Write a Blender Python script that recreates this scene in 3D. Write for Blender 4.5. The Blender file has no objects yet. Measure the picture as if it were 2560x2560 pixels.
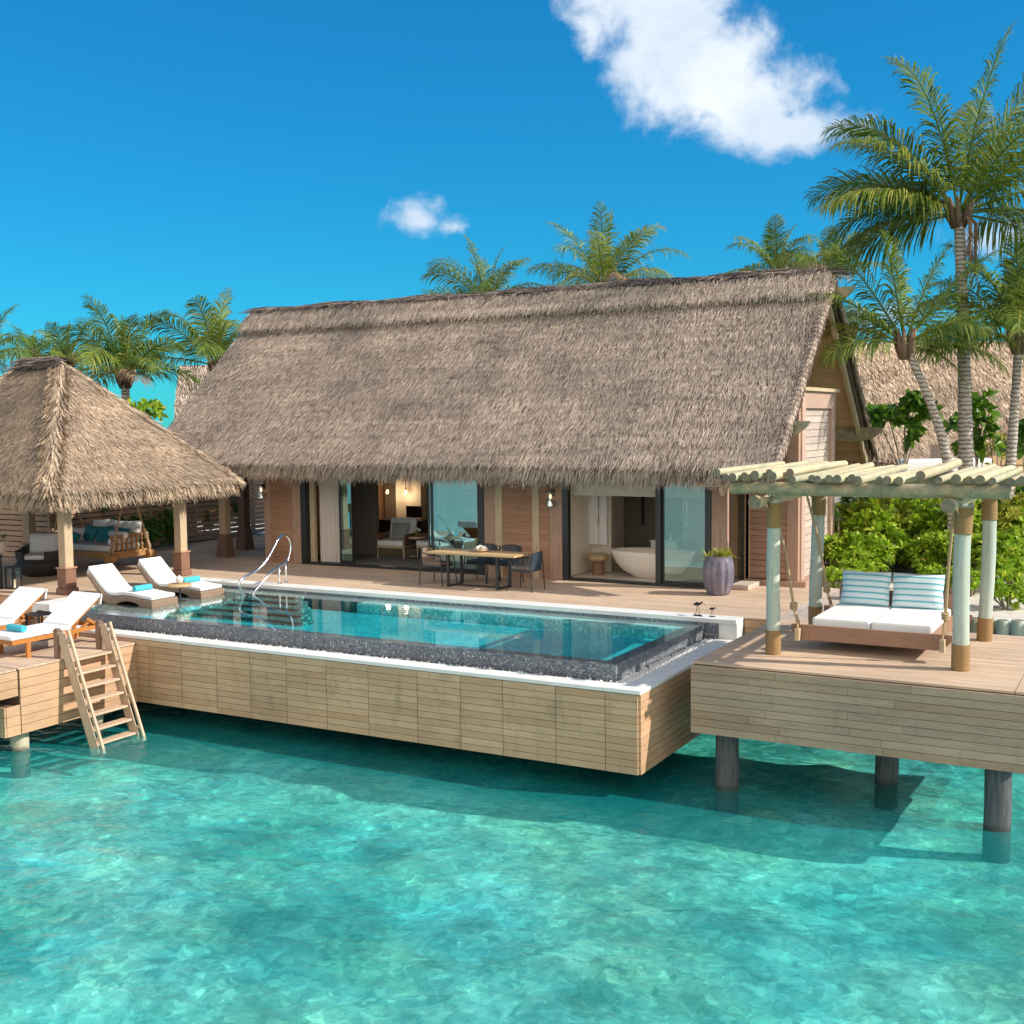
import bpy, math, random
import numpy as np
from mathutils import Matrix, Vector, Euler
R = math.radians
PI = math.pi
scene = bpy.context.scene
C = scene.collection

# ------------------------------------------------------------------ camera
cam_data = bpy.data.cameras.new("camera")
cam = bpy.data.objects.new("camera", cam_data)
C.objects.link(cam)
yaw, pit, rol = 0.508933, 0.0773679, -0.0113798
cy, sy = math.cos(yaw), math.sin(yaw)
fw = Vector((-sy*math.cos(pit), cy*math.cos(pit), -math.sin(pit)))
r0 = Vector((cy, sy, 0)); u0 = r0.cross(fw)
rt = r0*math.cos(rol) + u0*math.sin(rol)
up = rt.cross(fw)
cam.matrix_world = Matrix(((rt.x, up.x, -fw.x, 0), (rt.y, up.y, -fw.y, 0), (rt.z, up.z, -fw.z, 3.5), (0, 0, 0, 1)))
cam_data.sensor_width = 36
cam_data.lens = 2926.4*36/2560
cam_data.clip_start = 0.1
cam_data.clip_end = 8000
scene.camera = cam

# ------------------------------------------------------------------ sky, sun, exposure
SUN_EL = 34.5
SUN = Vector((0.972, 0.232, 0.0)).normalized()*math.cos(R(SUN_EL)) + Vector((0, 0, math.sin(R(SUN_EL))))
world = bpy.data.worlds.new("World")
scene.world = world
world.use_nodes = True
wt = world.node_tree
wt.nodes.clear()
wn, wl = wt.nodes.new, wt.links.new
w_out = wn('ShaderNodeOutputWorld')
sky = wn('ShaderNodeTexSky'); sky.sky_type = 'NISHITA'; sky.sun_disc = False
sky.sun_elevation = R(SUN_EL); sky.sun_rotation = math.atan2(SUN.x, SUN.y)
sky.air_density = 1.0; sky.dust_density = 0.0; sky.ozone_density = 2.6
hs = wn('ShaderNodeHueSaturation'); hs.inputs['Saturation'].default_value = 1.25; hs.inputs['Hue'].default_value = 0.502
hs.inputs['Value'].default_value = 1.0
bg_sky = wn('ShaderNodeBackground'); bg_sky.inputs['Strength'].default_value = 0.125
wl(sky.outputs[0], hs.inputs['Color']); tint = wn('ShaderNodeMix'); tint.data_type = 'RGBA'; tint.blend_type = 'MULTIPLY'; tint.inputs['Factor'].default_value = 1.0
tint.inputs['B'].default_value = (0.10, 0.93, 1.34, 1)
gam = wn('ShaderNodeGamma'); gam.inputs['Gamma'].default_value = 0.7
wl(hs.outputs[0], gam.inputs['Color']); wl(gam.outputs[0], tint.inputs['A']); wl(tint.outputs['Result'], bg_sky.inputs['Color'])
# clouds: soft shapes by compass direction and height above the horizon
geo = wn('ShaderNodeTexCoord')
sep = wn('ShaderNodeSeparateXYZ'); wl(geo.outputs['Generated'], sep.inputs[0])
def wmath(op, a, b=None, c=None, clamp=False):
    n = wn('ShaderNodeMath'); n.operation = op; n.use_clamp = clamp
    for i, x in enumerate((a, b, c)):
        if x is None: continue
        if isinstance(x, (int, float)): n.inputs[i].default_value = x
        else: wl(x, n.inputs[i])
    return n.outputs[0]
az = wmath('ARCTAN2', sep.outputs[0], sep.outputs[1])
el = wmath('ARCSINE', sep.outputs[2])
comb = wn('ShaderNodeCombineXYZ'); wl(az, comb.inputs[0]); wl(el, comb.inputs[1])
def wnoise(scale, detail, rough, dist=0.0):
    n = wn('ShaderNodeTexNoise'); n.inputs['Scale'].default_value = scale; n.inputs['Detail'].default_value = detail
    n.inputs['Roughness'].default_value = rough; n.inputs['Distortion'].default_value = dist
    wl(comb.outputs[0], n.inputs['Vector']); return n.outputs[0]
def px_dir(x, y):
    d = rt*((x-1280)/2926.4) + up*((1280-y)/2926.4) + fw
    d.normalize(); return math.atan2(d.x, d.y), math.asin(d.z)
def blobs(lst):
    cur = None
    for x, y, rx, ry, w in lst:
        a, e = px_dir(x, y)
        sx = wmath('DIVIDE', wmath('SUBTRACT', az, a), rx/2926.4)
        sy_ = wmath('DIVIDE', wmath('SUBTRACT', el, e), ry/2926.4)
        d = wmath('SQRT', wmath('ADD', wmath('MULTIPLY', sx, sx), wmath('MULTIPLY', sy_, sy_)))
        v = wmath('MULTIPLY', wmath('SUBTRACT', 1.0, d), w)
        cur = v if cur is None else wmath('SMOOTH_MAX', cur, v, 0.25)
    return cur
big = blobs([(1560, -60, 210, 170, 1.0), (1690, 40, 190, 150, 1.0), (1760, 170, 210, 150, 1.0), (1860, 255, 230, 115, 1.0), (1950, 325, 240, 70, .95),
             (1480, 70, 60, 80, .6), (1590, 190, 110, 120, .6), (2090, 310, 90, 45, .45), (2540, 590, 190, 60, .55)])
sml = blobs([(1035, 535, 75, 50, .48), (1140, 565, 62, 28, .42), (985, 545, 60, 40, .25), (2240, 790, 160, 40, .4)])
nz = wnoise(22.0, 8.0, 0.58, 0.3)
nzf = wnoise(70.0, 6.0, 0.6, 0.3)
dens = wmath('ADD', wmath('MAXIMUM', big, sml), wmath('ADD', wmath('MULTIPLY', wmath('SUBTRACT', nz, 0.5), 1.25), wmath('MULTIPLY', wmath('SUBTRACT', nzf, 0.5), .42)))
# unseen warm cloud added behind the viewer as fill light
back = wmath('ADD', wmath('MULTIPLY', sep.outputs[0], sy), wmath('MULTIPLY', sep.outputs[1], -cy))
fill_cloud = wmath('MULTIPLY', wmath('SUBTRACT', wmath('ADD', back, wmath('MULTIPLY', wmath('SUBTRACT', wnoise(5.0, 5.0, .55, .4), 0.5), 1.2)), 0.14), 2.2, clamp=True)
mr = wn('ShaderNodeMapRange'); mr.interpolation_type = 'SMOOTHSTEP'
mr.inputs['From Min'].default_value = 0.0; mr.inputs['From Max'].default_value = 0.62; mr.inputs['To Max'].default_value = 0.97
wl(dens, mr.inputs['Value'])
cshade = wn('ShaderNodeMix'); cshade.data_type = 'RGBA'
wl(wmath('ADD', wmath('MULTIPLY', wnoise(13.0, 5.0, .55, .3), 2.4), -0.72, clamp=True), cshade.inputs['Factor'])
cshade.inputs['A'].default_value = (0.50, 0.62, 0.77, 1); cshade.inputs['B'].default_value = (0.82, 0.86, 0.90, 1)
bg_cl = wn('ShaderNodeBackground'); bg_cl.inputs['Strength'].default_value = 0.92
wl(cshade.outputs['Result'], bg_cl.inputs['Color'])
wmix = wn('ShaderNodeMixShader'); wl(mr.outputs[0], wmix.inputs[0]); wl(bg_sky.outputs[0], wmix.inputs[1]); wl(bg_cl.outputs[0], wmix.inputs[2])
bg_fill_cloud = wn('ShaderNodeBackground'); bg_fill_cloud.inputs['Color'].default_value = (1.0, 0.93, 0.84, 1); bg_fill_cloud.inputs['Strength'].default_value = 1.15
wmix2 = wn('ShaderNodeMixShader'); wl(fill_cloud, wmix2.inputs[0]); wl(wmix.outputs[0], wmix2.inputs[1]); wl(bg_fill_cloud.outputs[0], wmix2.inputs[2])
wl(wmix2.outputs[0], w_out.inputs['Surface'])

sun_d = bpy.data.lights.new("sun", 'SUN'); sun_d.energy = 4.5; sun_d.angle = R(0.53); sun_d.color = (1.0, 0.93, 0.82)
sun = bpy.data.objects.new("sun", sun_d); C.objects.link(sun)
sun.rotation_euler = SUN.to_track_quat('Z', 'Y').to_euler()
vs = scene.view_settings
vs.view_transform = 'Standard'; vs.look = 'None'; vs.exposure = 0.42; vs.gamma = 1.0
cyc = scene.cycles
cyc.max_bounces = 10; cyc.transparent_max_bounces = 24; cyc.diffuse_bounces = 4; cyc.glossy_bounces = 4; cyc.transmission_bounces = 6
cyc.caustics_reflective = False; cyc.caustics_refractive = False
cyc.use_denoising = True
try: cyc.denoiser = 'OPENIMAGEDENOISE'
except Exception: pass
cyc.sample_clamp_indirect = 6.0

# ------------------------------------------------------------------ materials
def new_mat(name):
    m = bpy.data.materials.new(name); m.use_nodes = True
    nt = m.node_tree; b = nt.nodes['Principled BSDF']
    return m, nt, b
def ramp(nt, stops, fac):
    n = nt.nodes.new('ShaderNodeValToRGB'); cr = n.color_ramp
    while len(cr.elements) > 1: cr.elements.remove(cr.elements[-1])
    for i, (p, c) in enumerate(stops):
        e = cr.elements[0] if i == 0 else cr.elements.new(p)
        e.position = p; e.color = (*c, 1)
    nt.links.new(fac, n.inputs[0]); return n.outputs[0]
def noise(nt, scale, vec=None, detail=4, rough=.55, dist=0.0, coord='Object', mscale=(1, 1, 1)):
    tc = nt.nodes.new('ShaderNodeTexCoord')
    mp = nt.nodes.new('ShaderNodeMapping'); mp.inputs['Scale'].default_value = mscale
    nt.links.new(vec if vec is not None else tc.outputs[coord], mp.inputs[0])
    n = nt.nodes.new('ShaderNodeTexNoise'); n.inputs['Scale'].default_value = scale; n.inputs['Detail'].default_value = detail
    n.inputs['Roughness'].default_value = rough; n.inputs['Distortion'].default_value = dist
    nt.links.new(mp.outputs[0], n.inputs['Vector']); return n.outputs[0]
def nmath(nt, op, a, b=None, clamp=False):
    n = nt.nodes.new('ShaderNodeMath'); n.operation = op; n.use_clamp = clamp
    for i, x in enumerate((a, b)):
        if x is None: continue
        if isinstance(x, (int, float)): n.inputs[i].default_value = x
        else: nt.links.new(x, n.inputs[i])
    return n.outputs[0]
def nmix(nt, fac, a, b, mode='MIX'):
    n = nt.nodes.new('ShaderNodeMix'); n.data_type = 'RGBA'; n.blend_type = mode
    if isinstance(fac, (int, float)): n.inputs['Factor'].default_value = fac
    else: nt.links.new(fac, n.inputs['Factor'])
    for k, x in (('A', a), ('B', b)):
        if isinstance(x, tuple): n.inputs[k].default_value = (*x, 1)
        else: nt.links.new(x, n.inputs[k])
    return n.outputs['Result']
def bump(nt, b, h, strength=.3, dist=.01):
    n = nt.nodes.new('ShaderNodeBump'); n.inputs['Strength'].default_value = strength; n.inputs['Distance'].default_value = dist
    nt.links.new(h, n.inputs['Height']); nt.links.new(n.outputs[0], b.inputs['Normal'])
def island(nt):
    g = nt.nodes.new('ShaderNodeNewGeometry'); return g.outputs['Random Per Island']
def simple(name, col, rough=.6, var=.12, scale=6, metal=0.0, bmp=0.0, mscale=(1, 1, 1), spec=None):
    m, nt, b = new_mat(name)
    n = noise(nt, scale, mscale=mscale)
    lo = tuple(c*(1-var) for c in col); hi = tuple(min(1, c*(1+var)) for c in col)
    nt.links.new(ramp(nt, [(.3, lo), (.7, hi)], n), b.inputs['Base Color'])
    b.inputs['Roughness'].default_value = rough; b.inputs['Metallic'].default_value = metal
    if spec is not None: b.inputs['Specular IOR Level'].default_value = spec
    if bmp: bump(nt, b, n, bmp, .01)
    return m
def wood(name, cols, grain=(1, 12, 12), rough=.62, scale=3.0, bmp=.25, dirt=0.0, dirtcol=(.12, .10, .08)):
    """timber: each board takes its own tone, with grain along the long axis"""
    m, nt, b = new_mat(name)
    k = len(cols)
    base = ramp(nt, [((i+.5)/k, c) for i, c in enumerate(cols)], island(nt))
    g = noise(nt, scale, mscale=grain, detail=6, rough=.65, dist=.3)
    g2 = noise(nt, .8, detail=3)
    col = nmix(nt, 1.0, base, ramp(nt, [(.25, (.72, .70, .68)), (.5, (1, 1, 1)), (.75, (1.12, 1.1, 1.08))], g), 'MULTIPLY')
    col = nmix(nt, 1.0, col, ramp(nt, [(.3, (.86, .86, .87)), (.7, (1.07, 1.06, 1.05))], g2), 'MULTIPLY')
    if dirt:
        d = noise(nt, 5.0, mscale=(1, 1, .25), detail=5, rough=.7)
        col = nmix(nt, nmath(nt, 'MULTIPLY', ramp(nt, [(.55, (0, 0, 0)), (.8, (1, 1, 1))], d), dirt), col, dirtcol)
    nt.links.new(col, b.inputs['Base Color'])
    b.inputs['Roughness'].default_value = rough; b.inputs['Specular IOR Level'].default_value = .25
    if bmp: bump(nt, b, g, bmp, .004)
    return m
M = {}
M['deck'] = wood('deck_timber', [(.54, .39, .275), (.62, .46, .33), (.57, .42, .295), (.65, .49, .36), (.55, .41, .29)], grain=(1, 14, 14))
M['deck_y'] = wood('deck_timber_long', [(.33, .205, .14), (.40, .26, .18), (.37, .235, .16), (.43, .285, .20)], grain=(14, 1, 14))
M['fascia'] = wood('fascia_timber', [(.50, .325, .20), (.56, .375, .235), (.47, .315, .20), (.52, .355, .225), (.58, .40, .255), (.48, .30, .18)], grain=(1, 1, 16), dirt=.6, dirtcol=(.17, .125, .085))
M['fascia_grey'] = wood('weathered_fascia_timber', [(.37, .27, .19), (.43, .315, .225), (.35, .265, .195), (.40, .30, .215), (.44, .335, .24), (.36, .25, .17)], grain=(1, 1, 16), dirt=.6, dirtcol=(.17, .135, .10))
M['fascia_y'] = wood('fascia_timber_side', [(.48, .30, .18), (.54, .345, .21), (.45, .28, .17), (.51, .325, .20)], grain=(1, 1, 16))
M['panel'] = wood('red_cedar_boards', [(.34, .185, .11), (.40, .225, .14), (.31, .165, .10), (.44, .26, .165), (.36, .20, .125)], grain=(1, 1, 14))
M['pilaster'] = wood('red_timber', [(.40, .26, .19), (.37, .24, .175)], grain=(14, 14, 1))
M['pale_timber'] = wood('pale_timber', [(.52, .42, .27), (.48, .38, .25)], grain=(14, 14, 1))
M['shutter'] = wood('shutter_boards', [(.36, .215, .15), (.40, .245, .175), (.34, .20, .14)], grain=(1, 1, 14))
M['portal_frame'] = wood('portal_timber', [(.47, .33, .26), (.43, .30, .235)], grain=(14, 14, 1))
M['portal'] = wood('portal_boards', [(.50, .42, .36), (.54, .46, .40), (.47, .39, .34)], grain=(1, 1, 12))
M['post'] = wood('weathered_post', [(.50, .38, .25), (.46, .34, .22)], grain=(10, 10, 1.2), bmp=.5)
M['plinth'] = wood('carved_plinth', [(.22, .12, .08), (.25, .14, .09)], grain=(8, 8, 2), bmp=.7)
M['dark_post'] = wood('dark_post', [(.19, .12, .085), (.17, .11, .08)], grain=(10, 10, 1))
M['slat'] = wood('fence_slat', [(.40, .25, .165), (.46, .30, .20), (.36, .225, .155), (.43, .28, .19)], grain=(1, 1, 14))
M['soffit'] = wood('soffit_boards', [(.60, .41, .25), (.65, .45, .28), (.57, .38, .23)], grain=(1, 8, 8))
M['teak'] = wood('teak', [(.42, .17, .045), (.38, .15, .04)], grain=(3, 3, 3), rough=.5)
M['ladder'] = wood('ladder_timber', [(.58, .42, .30), (.53, .38, .27), (.61, .45, .33)], grain=(9, 9, 1.5))
M['rail_post'] = wood('ladder_post_timber', [(.25, .16, .11), (.23, .145, .10)], grain=(9, 9, 1))
M['swing'] = wood('swing_timber', [(.30, .175, .12), (.33, .20, .14)], grain=(1.5, 14, 14))
M['daybed'] = wood('daybed_timber', [(.40, .22, .09), (.36, .19, .075)], grain=(3, 3, 3))
M['table'] = wood('table_top_boards', [(.55, .37, .19), (.60, .42, .22), (.52, .34, .17)], grain=(1, 12, 12), rough=.45)
def log_mat(name, a, bcol, knots=True):
    m, nt, b = new_mat(name)
    n = noise(nt, 2.2, detail=5, rough=.6, mscale=(2.5, .5, 2.5)); n2 = noise(nt, 9, detail=2)
    oi = nt.nodes.new('ShaderNodeObjectInfo')
    col = ramp(nt, [(.28, a), (.5, bcol), (.72, (.50, .36, .22))], n)
    col = nmix(nt, ramp(nt, [(.70, (0, 0, 0)), (.76, (.75, .75, .75))], n2), col, (.16, .13, .09))
    col = nmix(nt, 1.0, col, ramp(nt, [(0, (.84, .86, .84)), (1, (1.1, 1.08, 1.0))], oi.outputs['Random']), 'MULTIPLY')
    nt.links.new(col, b.inputs['Base Color']); b.inputs['Roughness'].default_value = .75
    bump(nt, b, n, .4, .01); return m
M['log'] = log_mat('peeled_log', (.33, .33, .23), (.50, .45, .30))
M['log_dark'] = log_mat('green_stained_log', (.17, .17, .11), (.26, .24, .16))
def post_mat():
    m, nt, b = new_mat('pale_green_painted_log')
    n = noise(nt, 2.2, detail=5, rough=.6, mscale=(3, 3, .5)); n2 = noise(nt, 12, mscale=(2, 2, .15), detail=4)
    col = ramp(nt, [(.3, (.32, .38, .33)), (.6, (.46, .50, .43)), (.8, (.50, .46, .35))], n)
    col = nmix(nt, ramp(nt, [(.62, (0, 0, 0)), (.66, (.6, .6, .6))], n2), col, (.30, .27, .2))
    nt.links.new(col, b.inputs['Base Color']); b.inputs['Roughness'].default_value = .7
    bump(nt, b, n2, .35, .01); return m
M['perg_post'] = post_mat()
M['log_end'] = simple('weathered_log_end', (.20, .17, .115), .85, .3, 14)
def rope_mat(name, a, bcol, sc=60):
    m, nt, b = new_mat(name)
    tc = nt.nodes.new('ShaderNodeTexCoord'); w = nt.nodes.new('ShaderNodeTexWave')
    w.bands_direction = 'Z'; w.inputs['Scale'].default_value = sc/6.28; w.inputs['Distortion'].default_value = .6
    nt.links.new(tc.outputs['Object'], w.inputs['Vector'])
    nt.links.new(ramp(nt, [(.1, a), (.8, bcol)], w.outputs['Fac']), b.inputs['Base Color'])
    b.inputs['Roughness'].default_value = .9; bump(nt, b, w.outputs['Fac'], .6, .006); return m
M['rope_wrap'] = rope_mat('coir_rope_wrap', (.24, .145, .06), (.36, .225, .095), 120)
M['rope'] = rope_mat('coir_rope', (.34, .23, .12), (.58, .43, .26), 120)
def pile_mat(name, a, bcol):
    m, nt, b = new_mat(name)
    n = noise(nt, 4, mscale=(6, 6, .5), detail=5, rough=.7); n2 = noise(nt, 9, detail=3)
    tc = nt.nodes.new('ShaderNodeTexCoord'); sp = nt.nodes.new('ShaderNodeSeparateXYZ'); nt.links.new(tc.outputs['Object'], sp.inputs[0])
    col = ramp(nt, [(.3, a), (.7, bcol)], n)
    h = nmath(nt, 'ADD', sp.outputs[2], nmath(nt, 'MULTIPLY', nmath(nt, 'SUBTRACT', n2, .5), .22))
    col = nmix(nt, ramp(nt, [(.0, (1, 1, 1)), (.47, (1, 1, 1)), (.53, (0, 0, 0))], nmath(nt, 'MULTIPLY', nmath(nt, 'SUBTRACT', h, .65), .5)), col, (.035, .045, .035))
    nt.links.new(col, b.inputs['Base Color']); b.inputs['Roughness'].default_value = .75; bump(nt, b, n, .6, .01); return m
M['pile'] = pile_mat('weathered_pile', (.045, .05, .058), (.12, .125, .135))
M['pile_pale'] = pile_mat('pale_pile', (.34, .29, .21), (.52, .46, .35))
M['white_stone'] = simple('white_coping_stone', (.72, .71, .68), .6, .05, 3)
M['white_wall'] = simple('white_render', (.80, .80, .78), .8, .05, 2)
M['plaster'] = simple('interior_plaster', (.74, .66, .55), .8, .06, 3)
M['linen'] = simple('grey_weave_wall', (.22, .19, .155), .9, .2, 60)
M['stone_floor'] = simple('interior_stone_floor', (.62, .55, .47), .35, .08, 3)
M['carpet'] = simple('grey_carpet', (.16, .165, .17), .95, .2, 20)
M['ceiling'] = simple('interior_ceiling', (.72, .62, .50), .8, .1, 3)
M['black'] = simple('black_aluminium', (.012, .014, .016), .4, .1, 5)
M['charcoal'] = simple('charcoal_metal', (.025, .03, .035), .45, .1, 5)
M['steel'] = simple('polished_steel', (.82, .82, .82), .12, .02, 3, metal=1.0)
M['white_cloth'] = simple('white_canvas', (.72, .72, .715), .9, .04, 8, bmp=.08)
M['sheet'] = simple('white_mattress_cloth', (.74, .735, .725), .9, .03, 5, bmp=.08)
M['grey_cloth'] = simple('pale_grey_cloth', (.60, .61, .62), .9, .05, 9, bmp=.08)
M['teal_cloth'] = simple('teal_cloth', (.02, .20, .24), .9, .12, 12, bmp=.08)
M['aqua_towel'] = simple('aqua_towel', (.06, .42, .50), .95, .10, 40, bmp=.3)
M['curtain'] = simple('sheer_curtain', (.66, .60, .55), .9, .04, 10)
M['cream'] = simple('cream_lacquer', (.60, .53, .43), .5, .05, 5)
M['navy'] = simple('navy_weave', (.035, .06, .085), .8, .2, 40)
M['tan_seat'] = simple('tan_cushion', (.30, .22, .16), .9, .1, 20)
M['bronze'] = simple('bronze_metal', (.045, .028, .022), .5, .2, 10, metal=.3)
M['tub'] = simple('cast_stone_tub', (.80, .71, .62), .4, .03, 5)
M['towel_white'] = simple('white_robe_cloth', (.86, .85, .84), .95, .05, 30, bmp=.2)
M['stool_wood'] = simple('round_stool_wood', (.42, .30, .17), .5, .2, 12)
M['soil'] = simple('soil', (.05, .04, .03), .95, .2, 20)
M['bark_brown'] = simple('thin_stem_bark', (.30, .25, .19), .85, .25, 8, bmp=.3)
M['flower'] = simple('white_petals', (.78, .77, .70), .7, .05, 20)
M['candle'] = simple('candle_wax', (.75, .66, .52), .5, .03, 5)
M['pink_box'] = simple('pink_timber_box', (.50, .36, .28), .7, .08, 6)
def rattan(name, a, bcol):
    m, nt, b = new_mat(name)
    tc = nt.nodes.new('ShaderNodeTexCoord')
    ck = nt.nodes.new('ShaderNodeTexChecker'); ck.inputs['Scale'].default_value = 55
    nt.links.new(tc.outputs['Object'], ck.inputs['Vector'])
    n = noise(nt, 30, detail=3)
    f = nmath(nt, 'ADD', nmath(nt, 'MULTIPLY', ck.outputs['Fac'], .45), nmath(nt, 'MULTIPLY', n, .55))
    nt.links.new(ramp(nt, [(.2, a), (.8, bcol)], f), b.inputs['Base Color']); b.inputs['Roughness'].default_value = .65
    bump(nt, b, f, .7, .006); return m
M['rattan'] = rattan('brown_rattan', (.15, .095, .065), (.38, .27, .19))
M['rattan_black'] = rattan('black_rattan', (.010, .009, .009), (.04, .036, .034))
def mosaic(name, stops, size=.03, rough=.3, grout=(.10, .10, .10)):
    m, nt, b = new_mat(name)
    tc = nt.nodes.new('ShaderNodeTexCoord')
    off = nt.nodes.new('ShaderNodeVectorMath'); off.operation = 'ADD'; off.inputs[1].default_value = (.0071, .0083, .0067)
    nt.links.new(tc.outputs['Object'], off.inputs[0])
    sn = nt.nodes.new('ShaderNodeVectorMath'); sn.operation = 'SNAP'; sn.inputs[1].default_value = (size,)*3
    nt.links.new(off.outputs[0], sn.inputs[0])
    wnz = nt.nodes.new('ShaderNodeTexWhiteNoise'); wnz.noise_dimensions = '3D'; nt.links.new(sn.outputs[0], wnz.inputs['Vector'])
    col = ramp(nt, stops, wnz.outputs['Value'])
    big = noise(nt, 1.2, detail=3)
    col = nmix(nt, 1.0, col, ramp(nt, [(.3, (.85, .86, .88)), (.7, (1.1, 1.1, 1.08))], big), 'MULTIPLY')
    nt.links.new(col, b.inputs['Base Color']); b.inputs['Roughness'].default_value = rough
    b.inputs['Specular IOR Level'].default_value = .4
    return m
M['tile'] = mosaic('grey_blue_mosaic', [(0, (.06, .08, .11)), (.25, (.105, .125, .16)), (.5, (.15, .165, .19)), (.8, (.20, .205, .215)), (.95, (.28, .28, .28)), (.99, (.5, .5, .49))], size=.022)
M['tile_shelf'] = mosaic('grey_shelf_mosaic', [(0, (.10, .10, .10)), (.3, (.19, .185, .17)), (.6, (.27, .26, .235)), (.85, (.40, .38, .34)), (.97, (.7, .68, .62))], size=.04)
M['tile_floor'] = mosaic('green_floor_mosaic', [(0, (.26, .50, .50)), (.3, (.36, .64, .62)), (.6, (.44, .72, .70)), (.86, (.58, .82, .78)), (.96, (.92, .95, .9))], size=.045)
M['tile_strip'] = mosaic('dark_step_strip', [(0, (.01, .012, .014)), (1, (.05, .055, .06))])
def thatch_mat(name, stops, rough=.9):
    m, nt, b = new_mat(name)
    col = ramp(nt, stops, island(nt))
    n = noise(nt, .7, detail=5, rough=.65)
    col = nmix(nt, 1.0, col, ramp(nt, [(.28, (.72, .71, .71)), (.72, (1.14, 1.13, 1.1))], n), 'MULTIPLY')
    bands = noise(nt, 2.0, detail=4, rough=.6, mscale=(.16, .16, 2.6)); pat = noise(nt, .33, detail=4, rough=.6)
    col = nmix(nt, 1.0, col, ramp(nt, [(.30, (.80, .79, .79)), (.5, (1, 1, 1)), (.70, (1.16, 1.15, 1.13))], bands), 'MULTIPLY')
    col = nmix(nt, 1.0, col, ramp(nt, [(.34, (.86, .86, .87)), (.66, (1.08, 1.07, 1.05))], pat), 'MULTIPLY')
    nt.links.new(col, b.inputs['Base Color']); b.inputs['Roughness'].default_value = rough; b.inputs['Specular IOR Level'].default_value = .2
    return m
M['thatch'] = thatch_mat('palm_thatch', [(0, (.15, .112, .09)), (.13, (.32, .245, .20)), (.40, (.49, .39, .315)), (.78, (.61, .50, .41)), (1, (.76, .645, .545))])
M['thatch_warm'] = thatch_mat('warm_palm_thatch', [(0, (.16, .11, .08)), (.14, (.32, .225, .16)), (.42, (.48, .36, .255)), (.78, (.61, .475, .35)), (1, (.76, .63, .49))])
M['thatch_dark'] = thatch_mat('dark_ridge_thatch', [(0, (.07, .053, .047)), (.4, (.15, .115, .10)), (.8, (.27, .215, .185)), (1, (.48, .39, .32))])
M['thatch_base'] = simple('thatch_underlayer', (.13, .095, .07), .95, .3, 6)
def leaf_mat(name, stops, trans=.35, rough=.45, tcol=(.35, .55, .05)):
    m, nt, b = new_mat(name)
    col = ramp(nt, stops, island(nt))
    nt.links.new(col, b.inputs['Base Color']); b.inputs['Roughness'].default_value = rough; b.inputs['Specular IOR Level'].default_value = .22
    tr = nt.nodes.new('ShaderNodeBsdfTranslucent')
    nt.links.new(nmix(nt, .6, col, tcol), tr.inputs['Color'])
    mx = nt.nodes.new('ShaderNodeMixShader'); mx.inputs[0].default_value = trans
    nt.links.new(b.outputs[0], mx.inputs[1]); nt.links.new(tr.outputs[0], mx.inputs[2])
    nt.links.new(mx.outputs[0], nt.nodes['Material Output'].inputs['Surface']); return m
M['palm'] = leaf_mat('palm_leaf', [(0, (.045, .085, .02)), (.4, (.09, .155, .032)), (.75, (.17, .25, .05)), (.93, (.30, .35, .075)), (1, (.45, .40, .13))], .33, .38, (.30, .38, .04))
M['palm_yellow'] = leaf_mat('palm_leaf_painted_sunlit', [(0, (.10, .16, .03)), (.5, (.19, .25, .045)), (1, (.38, .36, .08))], .3, .38, (.4, .45, .05))  # yellow-green of sunlit highlights put into the leaf colour of some fronds
M['palm_dead'] = leaf_mat('dry_palm_leaf', [(0, (.14, .09, .06)), (1, (.32, .22, .14))], .1, .8, (.3, .2, .1))
M['leaf'] = leaf_mat('glossy_shrub_leaf', [(0, (.09, .18, .016)), (.35, (.19, .32, .024)), (.7, (.32, .46, .035)), (.92, (.48, .54, .06)), (1, (.55, .48, .12))], .36, .3, (.42, .70, .03))
M['leaf_olive'] = leaf_mat('olive_yellow_leaf', [(0, (.15, .17, .022)), (.4, (.28, .30, .035)), (.8, (.40, .41, .05)), (1, (.52, .44, .09))], .32, .4, (.60, .60, .04))
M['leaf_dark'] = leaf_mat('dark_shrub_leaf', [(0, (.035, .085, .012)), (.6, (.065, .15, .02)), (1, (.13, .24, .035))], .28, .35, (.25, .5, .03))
M['leaf_mid'] = leaf_mat('broad_tree_leaf', [(0, (.04, .10, .012)), (.6, (.09, .19, .02)), (1, (.20, .33, .04))], .3, .35, (.3, .55, .03))
def trunk_mat():
    m, nt, b = new_mat('palm_bark')
    tc = nt.nodes.new('ShaderNodeTexCoord'); w = nt.nodes.new('ShaderNodeTexWave'); w.bands_direction = 'Z'
    w.inputs['Scale'].default_value = 3.2; w.inputs['Distortion'].default_value = 3.5; w.inputs['Detail'].default_value = 3; w.inputs['Detail Scale'].default_value = 2.5
    nt.links.new(tc.outputs['Object'], w.inputs['Vector'])
    n = noise(nt, 5, detail=5)
    col = nmix(nt, 1.0, ramp(nt, [(.05, (.16, .13, .11)), (.3, (.36, .32, .28)), (.9, (.47, .43, .39))], w.outputs['Fac']), ramp(nt, [(.3, (.75, .74, .74)), (.7, (1.1, 1.1, 1.08))], n), 'MULTIPLY')
    nt.links.new(col, b.inputs['Base Color']); b.inputs['Roughness'].default_value = .85
    bump(nt, b, w.outputs['Fac'], .6, .02); return m
M['trunk'] = trunk_mat()
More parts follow.
